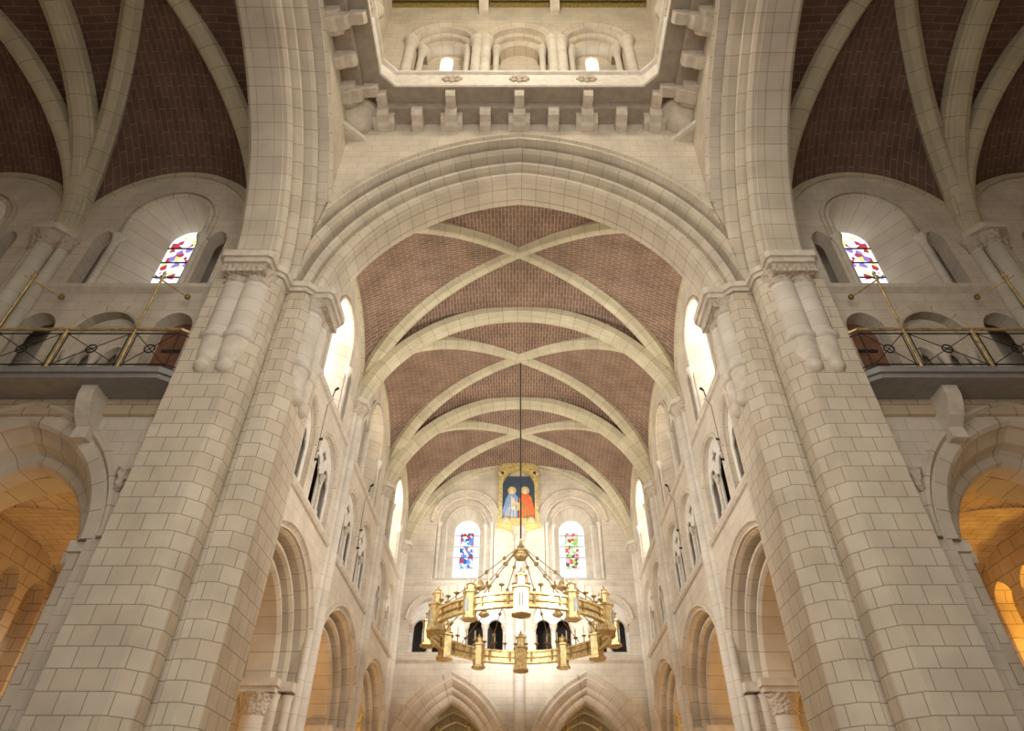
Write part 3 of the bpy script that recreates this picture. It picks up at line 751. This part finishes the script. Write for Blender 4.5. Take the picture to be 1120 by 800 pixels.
# corbels
def corbel(fr, a, big, label, grp):
    t = thing('cornice_corbel', label, 'corbel', fr(a, 3.6, 14.7), grp)
    cf = lambda dd, w, z: fr(a + w, dd, z)
    w = .13 if big else .12
    prof = [(3.80, 14.72), (3.66, 14.74), (3.60, 14.80), (3.44, 14.83), (3.38, 14.90), (3.37, 15.06), (3.80, 15.06)]
    MB().prism(cf, prof, -w, w).build('lower_block', 'stone', t)
    if big:
        MB().prism(cf, [(3.80, 14.78), (3.62, 14.82), (3.52, 14.90), (3.52, 15.06), (3.80, 15.06)], -.24, .24).build('side_block', 'stone', t)
        MB().prism(cf, [(3.40, 14.98), (3.22, 14.98), (3.10, 15.02), (3.06, 15.10), (3.06, 15.2), (3.40, 15.2)], -.105, .105).build('upper_block', 'stone', t)
for sdn, fr in nside.items():
    nb = ['leftmost', 'second from left', 'middle', 'fourth from left', 'rightmost'] if sdn == 'far' else ['nearest the camera', 'second nearest', 'middle', 'second farthest', 'farthest']
    ns = ['first from left', 'second from left', 'third from left', 'fourth from left'] if sdn == 'far' else ['nearest', 'second nearest', 'third nearest', 'farthest']
    for i, a in enumerate((-3.02, -1.51, 0, 1.51, 3.02)):
        if sdn != 'far' and i < 2: continue
        corbel(fr, a, True, 'large two-tier stone corbel under the %s side of the lantern cornice, %s' % (sdn, nb[i]), 'large corbels of the lantern cornice')
    for i, a in enumerate((-2.265, -.755, .755, 2.265)):
        if sdn != 'far' and i < 2: continue
        corbel(fr, a, False, 'small single stone corbel under the %s side of the lantern cornice, %s' % (sdn, ns[i]), 'small corbels of the lantern cornice')
for sd, s in SG.items():
    c45 = dirfr((s * 3.8, CY + 3.8), R(-135) if s > 0 else R(-45))
    t = thing('corner_squinch', 'small stone squinch in the %s far corner under the lantern cornice' % sd, 'squinch', (s * 3.6, CY + 3.6, 14.2), 'corner squinches of the tower')
    m = MB().prism(c45, [(-.1, 14.36), (.24, 14.36), (.30, 14.39), (.33, 14.45), (.30, 14.51), (.24, 14.54), (-.1, 14.54)], -.36, .36); m.build('corner_ledge', 'stone', t)
    m = MB().lathe((s * 3.72, CY + 3.72, 0), [(.05, 14.54), (.34, 14.74), (.62, 15.06)], 16); m.build('squinch_cone', 'stone', t)
# lantern walls
LH = 3.56
for k, fr in {'far': nside['far'], 'lantern_left': nside['left'], 'lantern_right': nside['right'], 'lantern_near': lambda a, d, z: (a, CY - d, z)}.items():
    nm = 'wall_lantern' if k == 'far' else 'wall_' + k
    la = [arch(a, 18.75, .74, .76, 14, leg=15.5) for a in (-1.95, 0, 1.95)]
    m = MB().plate(fr, [(-LH - .3, 15.35), (LH + .3, 15.35), (LH + .3, 21.3), (-LH - .3, 21.3)], la, LH, LH + .3)
    wn = [arch(a, 18.95, .17, .2, 8, leg=17.6) for a in ((-1.95, 1.95) if k == 'far' else (-1.95, 0, 1.95))]
    m.plate(fr, [(-LH - .3, 15.35), (LH + .3, 15.35), (LH + .3, 21.3), (-LH - .3, 21.3)], wn, LH + .62, LH + .8)
    struct(m.build(nm, 'wall'))
    for i, wpth in enumerate(wn):
        nwin[0] += 1
        wv = MB().prism(fr, wpth, LH + .72, LH + .76).build('window_%d' % nwin[0], 'lantern_glass'); struct(wv)
    if k != 'lantern_near':
        for i, a in enumerate((-1.95, 0, 1.95)):
            t = thing('lantern_arch', 'round blind arch with colonnettes on the %s wall of the lantern, %s' % (k.replace('lantern_', ''), ['left', 'middle', 'right'][i]), 'arch', fr(a, LH, 16), 'blind arches of the lantern')
            pth = norm_path(arch(a, 18.75, .74, .76, 14))
            MB().sweep(fr, pth, [(-.12, LH + .3), (-.12, LH + .18), (-.06, LH + .12), (0, LH + .14), (.02, LH + .04), (.06, LH - .02), (.12, LH), (.16, LH - .06), (.24, LH - .05), (.26, LH + .02), (.26, LH + .3)]).build('arch_moulding', 'vouss', t)
            MB().sweep(fr, norm_path(arch(a, 18.7, .50, .52, 14)), [(0, LH + .65), (0, LH + .34), (.05, LH + .3), (.30, LH + .28), (.30, LH + .65)]).build('inner_arch', 'vouss', t)
            for da, r in ((-.86, .13), (.86, .13), (-.6, .08), (.6, .08)):
                x, y, _ = fr(a + da, LH + (.04 if r > .1 else .25), 0)
                MB().lathe((x, y, 0), [(r, 15.5), (r, 18.4), (r + .02, 18.44), (r + .01, 18.5), (r + .08, 18.68), (r + .08, 18.76)], 12).build('colonnette', 'shaft', t)
struct(MB().box(ident, -LH - .3, LH + .3, CY - LH - .3, CY + LH + .3, 21.0, 21.3).build('ceiling', 'green_gold'))
for i, a in enumerate((-2.4, -.8, .8, 2.4)):
    if abs(a) > 2: continue
    t = tag(MB().prism(lambda d, w, z: (math.copysign(.98, a) + w, CY + d, z), [(-LH, 20.6), (LH - .3, 20.6), (LH - .1, 20.35), (LH + .05, 20.35), (LH + .05, 21.02), (-LH, 21.02)], -.13, .13).build('ceiling_beam', 'stone'), 'stone beam end under the painted lantern ceiling, %s of two' % ('left' if a < 0 else 'right'), 'beam', 'lantern ceiling beams')
for i in range(3):
    x0, x1 = ((-LH, -1.13), (-.83, .83), (1.13, LH))[i]
    m = MB()
    n = max(3, int((x1 - x0) / .2))
    for j in range(n): m.box(ident, x0 + (x1 - x0) * (j + .25) / n, x0 + (x1 - x0) * (j + .75) / n, CY + LH - .5, CY + LH - .32, 20.88, 21.0)
    m.box(ident, x0, x1, CY + LH - .28, CY + LH - .16, 20.84, 21.0); m.box(ident, x0, x1, CY + LH - .1, CY + LH + .01, 20.78, 21.0)
    struct(m.build('trim_%d' % (20 + i), 'painted_gold'))

# ------------------------------------------------------------------ transepts
TB = (7.14, 11.34); TS = 9.14
CHP = 7.63
def chap(o=0, leg=None): return arch(CHP, 5.3, 1.18, 1.5, 20, leg=leg)
CH_PROF = [(0, .9), (0, .60), (.05, .54), (.16, .52), (.22, .46), (.25, .36), (.26, .30), (.34, .20), (.40, .10), (.40, .04), (.46, -.01), (.62, -.01), (.64, .03), (.68, -.03), (.72, -.08), (.77, -.08), (.79, -.04), (.82, -.01), (.82, .3), (.5, .3), (.5, .9)]
def mid_bl(c): return arch(c + .12, 9.1, .56, .54, 14, leg=7.84)
def end_bl(c): return arch(c, 9.25, .33, .36, 12, leg=7.84)
for sd, s in SG.items():
    fr = tran_fr[sd]
    holes = []
    for c in TB: holes += cler_holes(c) + [mid_bl(c), end_bl(c - 1.06), end_bl(c + 1.36)]
    holes.append(offset(chap(leg=.02), .55)); holes.append(offset(arch(CHP + 4.3, 5.3, 1.18, 1.5, 20, leg=.02), .3))
    m = MB().plate(fr, [(5.2, 0), (14.2, 0), (14.2, 15), (5.2, 15)], holes, 0, .3)
    m.plate(fr, [(5.2, STR2), (14.2, STR2), (14.2, 15), (5.2, 15)], [cl_lancet(c) for c in TB], .8, 1.05)
    m.box(fr, 5.2, 14.2, .3, .8, STR2 - .25, STR2 + .05); m.box(fr, 5.2, 14.2, .3, 1.0, 7.4, 7.84)
    m.plate(fr, [(5.2, 0), (14.2, 0), (14.2, 7.5), (5.2, 7.5)], [offset(chap(leg=.02), .3), offset(arch(CHP + 4.3, 5.3, 1.18, 1.5, 20, leg=.02), .3)], .6, .9)
    for c in TB:
        m.box(fr, c - .75, c + .95, .55, .65, 7.8, 10.0)
        m.box(fr, c + .99, c + 1.8, .7, .8, 7.8, 10.0); m.box(fr, c - 1.5, c - .7, .55, .8, 7.8, 10.0)
    struct(m.build('wall_transept_' + sd, 'wall'))
    m = MB()
    m.box(fr, 14.0, 14.3, -9.5, .5, 0, 15.6); m.box(fr, 5.2, 14.3, -9.2, -8.9, 0, 15.6); m.box(fr, 5.4, 14.2, .9, 1.1, 7.4, 15)
    struct(m.build('wall_outer_' + sd, 'wall'))
    pr = [(0, STR2 - .09), (-.10, STR2 - .02), (-.12, STR2 + .05), (0, STR2 + .09)]
    struct(MB().prism(lambda d, a, z: fr(a, d, z), pr, 5.3, 14).build('trim_%d' % (8 + (s > 0)), 'stone'))
    struct(MB().prism(lambda d, a, z: fr(a, d, z), [(0, 7.34), (-.06, 7.36), (-.06, 7.68), (0, 7.68)], 5.3, 14).build('trim_%d' % (10 + (s > 0)), 'aisle'))
    # chapel arch
    t = thing('chapel_arch', 'pointed moulded stone arch into the lamplit chapel under the %s balcony' % sd, 'arch', fr(CHP, .3, 5.2), 'chapel arches')
    MB().sweep(fr, norm_path(chap()), CH_PROF).build('arch_ring', 'vouss', t)
    m = MB()
    for sg in (-1, 1):
        j0, j1 = (CHP + 1.18, CHP + 1.5) if sg > 0 else (CHP - 1.5, CHP - 1.18)
        m.box(fr, j0, j1, .54, .9, 0, 5.2); j0, j1 = (CHP + 1.5, CHP + 1.95) if sg > 0 else (CHP - 1.95, CHP - 1.5)
        m.box(fr, j0, j1, .12, .9, 0, 5.2)
    m.build('jamb', 'ashlar', t)
    for sg in (-1, 1):
        m = MB()
        e = CHP + sg * 1.14; f = CHP + sg * 1.6
        m.box(fr, min(e, f), max(e, f), .5, .92, 5.18, 5.34); e = CHP + sg * 1.46; f = CHP + sg * 1.98
        m.box(fr, min(e, f), max(e, f), .08, .92, 5.18, 5.34)
        m.build('impost', 'stone', t)
    for aa in (5.76, CHP + 1.86):
        x, y, _ = fr(aa, -.05, 0)
        MB().lathe((x, y, 0), [(.0, 6.02), (.05, 6.05), (.07, 6.14), (.06, 6.18), (.10, 6.30), (.11, 6.36)], 10).build('label_stop', 'carved', t)
    # clerestory windows
    for i, c in enumerate(TB): clerestory(fr, c, 'glass_mix', sd)
    for i, c in enumerate(TB):
        t = thing('balcony_arch', 'shallow blind arch over twin niches behind the %s balcony, %s' % (sd, ['nearer the crossing', 'farther from the crossing'][i]), 'arch', fr(c + .12, 0, 7.85), 'blind arches behind the balconies')
        MB().sweep(fr, norm_path(arch(c + .12, 9.1, .56, .54, 14)), [(0, .2), (0, .02), (.03, -.01), (.16, -.01), (.16, .2)]).build('arch_moulding', 'vouss', t)
        MB().plate(fr, [(c - .46, 7.84), (c + .70, 7.84), (c + .70, 9.66), (c - .46, 9.66)], [arch(c - .12, 8.75, .17, .22, 8, leg=7.86), arch(c + .36, 8.75, .17, .22, 8, leg=7.86)], .2, .34).build('niche_panel', 'wall', t)
        for aa in (-.36, .12, .60):
            x, y, z = fr(c + aa, .1, 7.84)
            MB().lathe((x, y, z), [(.09, 0), (.06, .08), (.055, .7), (.1, .85), (.1, .9)], 10).build('colonnette', 'shaft', t)
    # door
    dm = struct(MB().prism(fr, end_bl(TB[0] - 1.06), .30, .38).build('door_%d' % (1 if s < 0 else 2), 'wood'))
    m = MB(); cx = TB[0] - 1.06
    for zz in (8.1, 8.95): m.box(fr, cx - .26, cx + .22, .28, .305, zz - .03, zz + .03)
    x, y, z = fr(cx + .2, .26, 8.35); m.lathe((x, y, z), [(0, -.05), (.05, 0), (0, .05)], 8)
    m.build('door_handle', 'iron', dm)
    # vault
    for i, c in enumerate(TB):
        vc, vh = ((7.26, 1.9), (11.24, 2.1))[i]
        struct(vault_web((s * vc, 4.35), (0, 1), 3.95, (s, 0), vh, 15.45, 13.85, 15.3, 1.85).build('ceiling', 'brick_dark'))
        L = math.hypot(3.75, vh - .05)
        for q in (0, 1):
            an = math.atan2(3.75, vh - .05) * (1 if q == 0 else -1)
            rib(dirfr((s * vc, 4.35), an), superell(L, SPR, 15.3 - SPR, 1.85), RIB,
                'diagonal rib of the %s transept vault, %s bay, %s' % (sd, ['near', 'outer'][i], 'springing beside the tall crossing arch' if ((q == 0) != (s > 0)) == (i == 0) and i == 0 else ['springing from the wall shaft', 'springing from the wall shaft' if (q == 0) != (s > 0) else 'running to the outer wall'][i]), 'diagonal ribs of the transept vaults', 'diagonal_rib')
    rib(lambda a, d, z: (s * TS + d, 4.35 + a, z), arch(0, SPR, 3.75, 15.0 - SPR, 24), RIBW, 'wide pale transverse rib across the dark brick vault of the %s transept' % sd, 'transverse ribs of the transept vaults', 'transverse_rib')
    for i, c in enumerate(TB):
        rib(fr, [((7.26, 11.24)[i] + a, z) for a, z in superell((1.8, 2.0)[i], SPR, 13.72 - SPR, 2.0, 16)], [(0, -.05), (.14, -.05), (.14, .08), (0, .08)],
            'stone wall rib over the %s transept clerestory, %s' % (sd, ['nearer the crossing', 'farther from the crossing'][i]), 'wall ribs of the transepts', 'wall_rib')
    t = thing('vault_shaft', 'clustered wall shaft between the clerestory windows of the %s transept' % sd, 'column', fr(TS, -.1, 0), 'wall shafts of the transepts')
    m = MB(); mc = MB()
    for aa, d, r in ((0, -.16, .16), (-.27, -.05, .11), (.27, -.05, .11)):
        x, y, _ = fr(TS + aa, d, 0); m.lathe((x, y, 0), [(r, 7.9), (r, 11.2)], 14); mc.lathe((x, y, 0), [(r + .01, 11.18), (r + .04, 11.22), (r + .01, 11.26), (r + .1, 11.5)], 14)
    m.build('shaft', 'shaft', t); mc.build('capital', 'carved', t)
    MB().prism(lambda a, d, z: fr(a, z, d), [(TS - .45, .02), (TS - .45, -.16), (TS - .22, -.44), (TS + .22, -.44), (TS + .45, -.16), (TS + .45, .02)], 11.48, 11.62).build('abacus', 'stone', t)
    # balcony
    t = thing('balcony', 'long grey stone balcony slab along the %s transept wall' % sd, 'balcony', fr(9.5, -.3, 7.6), 'transept balconies')
    sl = [(5.36, .02), (5.36, -.50), (5.52, -.62), (14, -.62), (14, .02)]
    sl2 = [(5.32, .02), (5.32, -.54), (5.50, -.67), (14, -.67), (14, .02)]
    hp = lambda poly: [fr(a, d, 0)[:2] for a, d in poly]
    m = hprism(MB(), hp(sl), 7.64, 7.72); hprism(m, hp(sl2), 7.72, 7.82); m.build('slab', 'slate', t)
    for i, a in enumerate((6.62, 10.8)):
        b = tag(MB().prism(lambda d, w, z: fr(a + w, d, z), [(0.02, 6.86), (-.17, 6.86), (-.15, 7.06), (-.18, 7.08), (-.30, 7.18), (-.40, 7.34), (-.44, 7.46), (-.44, 7.64), (.02, 7.64)], -.115, .115).build('balcony_bracket', 'stone'),
                'pale scrolled stone bracket under the %s balcony, %s' % (sd, ['nearer the crossing pier', 'farther from the crossing pier'][i]), 'bracket', 'balcony brackets')
    t = thing('balustrade', 'black iron and brass railing with crossed bars on the %s balcony' % sd, 'railing', fr(9.5, -.6, 7.82), 'balcony railings')
    P0 = fr(5.46, -.60, 0); PE = fr(5.26, -.46, 0)
    posts = [5.46 + .0] + [6.2 + 1.1 * k for k in range(7)]
    at = lambda a, z: (fr(a, -.62, z)[0], fr(a, -.62, z)[1], z)
    MB().tube([at(5.46, 8.63), at(13.5, 8.63)], .028, 8).tube([at(5.46, 8.63), (PE[0], PE[1], 8.63)], .028, 8).build('handrail', 'brass', t)
    m = MB()
    for zz in (8.54, 7.90, 7.84): m.tube([at(5.46, zz), at(13.5, zz)], .012, 6); m.tube([at(5.46, zz), (PE[0], PE[1], zz)], .012, 6)
    m.build('rails', 'iron', t)
    for k, a in enumerate(posts):
        if k: MB().tube([at(a, 7.82), at(a, 8.63)], .028, 8).build('post', 'brass', t)
        m = MB()
        for da in ((-.06, .06) if k else (.0,)): m.tube([at(a + da, 7.83), at(a + da, 8.56)], .010, 6)
        if k == 0: m.tube([(PE[0], PE[1], 7.83), (PE[0], PE[1], 8.56)], .013, 6)
        m.build('stanchion', 'iron', t)
        if k < len(posts) - 1:
            b0, b1 = a + .06, posts[k + 1] - .06; bc = (b0 + b1) / 2
            m = MB().tube([at(b0, 8.53), at(b1, 7.91)], .0075, 5).tube([at(b0, 7.91), at(b1, 8.53)], .0075, 5)
            m.tube([at(bc + .08 * cos(2 * PI * q / 16), 8.22 + .08 * sin(2 * PI * q / 16)) for q in range(17)], .012, 6)
            m.build('crossed_bars', 'iron', t)
    # light poles
    for i, a in enumerate((6.2, 8.45)):
        t = thing('lamp_pole', 'thin brass lamp pole rising from the %s balcony rail, %s' % (sd, ['nearer the pier', 'farther from the pier'][i]), 'lamp', at(a, 8.6), 'brass lamp poles')
        MB().tube([at(a, 8.2), at(a, 9.85 + .05 * i)], .020, 8).build('pole', 'brass', t)
        e0 = Vector(at(a, 9.8)); e1 = Vector(fr(a - .28, -.2, 9.8))
        MB().tube([e0 - (e1 - e0) * .25, e1], .014, 6).build('cross_arm', 'brass', t)
        m = MB().lathe(tuple(e1 - Vector((0, 0, .05))), [(.02, 0), (.045, .02), (.045, .09), (.02, .11)], 8); m.build('lamp_head', 'brass_dark', t)
        MB().lathe(at(a, 9.83), [(.02, 0), (.05, .04), (.02, .09), (.035, .13), (0, .2)], 8).build('finial', 'brass', t)

# ------------------------------------------------------------------ spotlights on the chancel strings
for sd, s in SG.items():
    for i, c in enumerate(BC[:2]):
        b = side_fr[sd](c - .0, -.1, STR2 + .1)
        t = thing('spotlight', 'small black spotlight on the upper string course of the %s chancel wall, %s' % (sd, ['first bay', 'second bay'][i]), 'spotlight', b, 'chancel spotlights')
        q = lambda a, d, z: side_fr[sd](c + a, d, z)
        MB().tube([q(0, -.1, STR2 + .02), q(0, -.12, STR2 + .2)], .015, 6).build('stem', 'iron', t)
        MB().tube([q(0, -.12, STR2 + .2), q(-.03, -.20, STR2 + .25)], .026, 10, .034).build('lamp_housing', 'iron', t)
        b = q(0, -.1, STR1 + .1)
        t = thing('cable_drop', 'dark cable with small lamp boxes hanging down the %s chancel wall, %s' % (sd, ['first bay', 'second bay'][i]), 'cable', q(0, -.04, STR1 + .5), 'chancel lamp cables')
        MB().tube([q(0, -.14, STR2 - .02), q(0, -.03, STR2 - .2), q(.0, -.03, STR1 + 1.0)], .007, 5).build('cable', 'iron', t)
        m = MB()
        for zz in (STR1 + 1.0, STR1 + 1.5): m.tube([q(0, -.02, zz), q(0, -.09, zz + .02)], .026, 8)
        m.build('lamp_box', 'iron', t)

# ------------------------------------------------------------------ gilded leaf standards in the third arcade bay
for sd, s in SG.items():
    x, y = s * 4.86, 21.92
    t = thing('gilded_standard', 'gilded leafy standard glinting in the farthest arch of the %s chancel arcade' % sd, 'ornament', (x, y, 0), 'gilded standards')
    MB().lathe((x, y, 0), [(.3, 0), (.3, .1), (.06, .25), (.05, 6.1)], 10).build('stem', 'gold', t)
    m = MB()
    for k in range(26):
        zz = 3.9 + k * .085; an = k * 2.4; rr = .20 + .08 * sin(k * 1.7)
        bx, by = x + cos(an) * rr, y + sin(an) * rr
        m.tube([(x, y, zz), (x + cos(an) * rr * .6, y + sin(an) * rr * .6, zz + .10), (bx, by, zz + .06)], .055, 6, .02)
    m.build('leaves', 'gold', t)

# ------------------------------------------------------------------ chandelier
CX, CYY, RZ, RR = .04, BC[1] + .1, 6.42, 2.22
t = thing('chandelier', 'great gilded ring chandelier of turrets and candles hanging in the chancel', 'chandelier', (CX, CYY, RZ))
cyl = lambda a, d, z: (CX + d * cos(a), CYY + d * sin(a), z)
m = MB()
def hoop(r0, r1, z0, z1, n=72):
    mm = MB(); V = []
    for i in range(n):
        q = 2 * PI * i / n
        for r, z in ((r0, z0), (r1, z0), (r1, z1), (r0, z1)): V.append(cyl(q, r, z))
    F = []
    for i in range(n):
        j = (i + 1) % n
        for k in range(4): F.append([i * 4 + k, i * 4 + (k + 1) % 4, j * 4 + (k + 1) % 4, j * 4 + k])
    return mm.add(V, F, None, False)
hoop(RR - .015, RR + .015, RZ - .04, RZ + .20).build('band', 'brass', t)
hoop(RR - .05, RR + .06, RZ + .19, RZ + .24).build('upper_rim', 'brass', t)
hoop(RR - .05, RR + .06, RZ - .09, RZ - .04).build('lower_rim', 'brass', t)
m = hoop(RR - .03, RR + .05, RZ + .04, RZ + .075); m.build('middle_rim', 'brass_dark', t)
for i in range(12):
    q = R(-90 + 30 * i); tall = i % 2 == 0
    x, y, _ = cyl(q, RR + .03, 0)
    tw = MB(); k = 1.25 if tall else 1.0
    tw.lathe((x, y, RZ), [(.17 * k, -.28), (.19 * k, -.26), (.19 * k, -.22), (.15 * k, -.2), (.15 * k, .28), (.18 * k, .30), (.18 * k, .34), (.10 * k, .36)], 6, q, False)
    tb = tw.build('turret', 'brass', t)
    top = MB()
    if tall: top.lathe((x, y, RZ), [(.11, .36), (.11, .56), (.14, .58), (.14, .61), (.06, .62), (.06, .66), (.08, .67), (.02, .70), (.035, .73), (.0, .80)], 8, q, False)
    else: top.lathe((x, y, RZ), [(.09, .36), (.09, .48), (.12, .5), (.03, .54), (.0, .62)], 8, q, False)
    top.build('turret_cap', 'brass', tb)
    f2 = lambda a, d, z: (x + cos(q) * d - sin(q) * a, y + sin(q) * d + cos(q) * a, z)
    MB().prism(f2, arch(0, RZ + .12, .05, .07, 6, leg=RZ - .12), .12 * k, .145 * k).build('turret_panel', 'enamel', tb)
for i in range(24):
    q = R(-90 + 15 * i + 7.5); rc = dirfr((CX + RR * cos(q), CYY + RR * sin(q)), q - PI / 2)
    MB().prism(lambda a, d, z: rc(a, d, z), [(-.02, RZ - .06), (.02, RZ - .06), (.02, RZ + .21), (-.02, RZ + .21)], -.055, .055).build('band_strap', 'brass_dark', t)
for i in range(48):
    if i % 4 == 0:
        pass
    q = R(-90 + 7.5 * i + 3.75)
    x, y, _ = cyl(q, RR, 0)
    pr = MB().lathe((x, y, RZ + .24), [(.035, 0), (.014, .03), (.014, .14), (.06, .17), (.065, .19), (.02, .2)], 8).build('pricket', 'brass_dark', t)
    MB().lathe((x, y, RZ + .24), [(.016, .19), (.016, .40), (.004, .43)], 8).build('candle', 'candle', pr)
zc = 8.35
crown = MB().lathe((CX, CYY, zc), [(.03, -.06), (.12, -.04), (.17, .02), (.18, .06), (.14, .1), (.14, .16), (.20, .18), (.20, .2), (.10, .22), (.10, .33), (.05, .36), (.04, .5)], 14).build('crown', 'brass', t)
for i in range(8):
    q = R(-90 + 22.5 + 45 * i)
    p0 = Vector(cyl(q, .22, zc + .15)); p1 = Vector(cyl(q, RR, RZ + .24))
    rd = MB().tube([p0, p1], .012, 6).build('suspension_rod', 'brass_dark', t)
    m = MB()
    for f in (.12, .36, .62, .85):
        p = p0.lerp(p1, f); m.lathe(tuple(p), [(0, -.06), (.045, -.02), (.045, .02), (0, .06)], 8)
    m.build('rod_knot', 'brass_dark', rd)
for i in range(4):
    q = R(-90 + 45 + 90 * i)
    x, y, _ = cyl(q, RR * .62, RZ + .75)
    MB().lathe((x, y, RZ + .72), [(.02, 0), (.14, .06), (.15, .1), (.08, .14), (.08, .2), (0, .3)], 8).build('lamp_bowl', 'brass', t)
    MB().tube([(x, y, RZ + .8), tuple(Vector(cyl(q, RR, RZ + .25)))], .01, 5).build('bowl_arm', 'brass_dark', t)
MB().tube([(CX, CYY, zc + .55), (CX, CYY, 15.12)], .022, 8).build('cord', 'cord', t)

# ------------------------------------------------------------------ light
wd = bpy.data.worlds.new('World'); bpy.context.scene.world = wd; wd.use_nodes = True
bg = wd.node_tree.nodes['Background']; bg.inputs[0].default_value = (1, .97, .925, 1); bg.inputs[1].default_value = 1.15
def lamp(kind, name, loc, energy, color, size=.3, aim=None, cone=None):
    l = bpy.data.lights.new(name, kind); l.energy = energy; l.color = color; l.shadow_soft_size = size
    o = bpy.data.objects.new(name, l); COL.objects.link(o); o.location = loc
    if aim: o.rotation_euler = (Vector(aim) - Vector(loc)).to_track_quat('-Z', 'Y').to_euler()
    if cone: l.spot_size = R(cone); l.spot_blend = .6
    return o
AMB = (1, .57, .20)
for sd, s in SG.items():
    for y, e in ((11.0, 52 if s < 0 else 13), (16.1, 150), (20.6, 120)): lamp('POINT', 'aisle_lamp', (s * 7.6, y, 2.6), e, AMB if y < 12 else (1, .54, .18), .25)
for y in (11.15, 12.0, 12.85): lamp('POINT', 'niche_lamp', (10.6, y, 4.4), 60, (1, .56, .08), .15)
for x in (-2.2, 2.2): lamp('POINT', 'ambulatory_lamp', (x, 26.4, 3.5), 45, (1, .75, .4), .25)
for sd, s in SG.items():
    for c in BC: lamp('SPOT', 'string_course_uplight', (s * 3.9, c, 10.45), 95, (1, .90, .66), .2, (s * 1.5, c, 14), 130)
    lamp('SPOT', 'nave_fill_light', (s * 3.2, -3.5, 8.6), 480, (1, .90, .76), .8, (0, 12, 8.5), 75)  # added unseen fill behind the camera, brightens piers and chancel
    lamp('SPOT', 'chancel_fill_light', (s * 3.8, 10.3, 8.0), 850, (1, .97, .93), .3, (-s * 4.3, 15.5, 8.8), 110)  # added fill that brightens the opposite chancel wall
    lamp('SPOT', 'end_wall_fill_light', (s * 3.5, 16.6, 8.2), 1050, (1, .98, .95), .4, (-s * .6, 23, 9.8), 62)  # added fill without a fitting, whitens the end wall
lamp('POINT', 'lantern_lamp', (0, CY, 17.3), 300, (1, .88, .7), .6)

# ------------------------------------------------------------------ camera
cam = bpy.data.cameras.new('Camera'); co = bpy.data.objects.new('Camera', cam); COL.objects.link(co)
cam.sensor_width = 36; cam.sensor_fit = 'HORIZONTAL'; cam.lens = 701 / 1120 * 36; cam.shift_x = -8 / 1120
co.location = (0, 0, 1.6); co.rotation_euler = (R(90 + 39.4), 0, 0); cam.clip_start = .05
sc = bpy.context.scene; sc.camera = co
sc.view_settings.view_transform = 'Standard'; sc.view_settings.look = 'None'; sc.view_settings.gamma = 1; sc.view_settings.exposure = 0.64
sc.view_settings.use_curve_mapping = False
sc.cycles.max_bounces = 10; sc.cycles.diffuse_bounces = 7
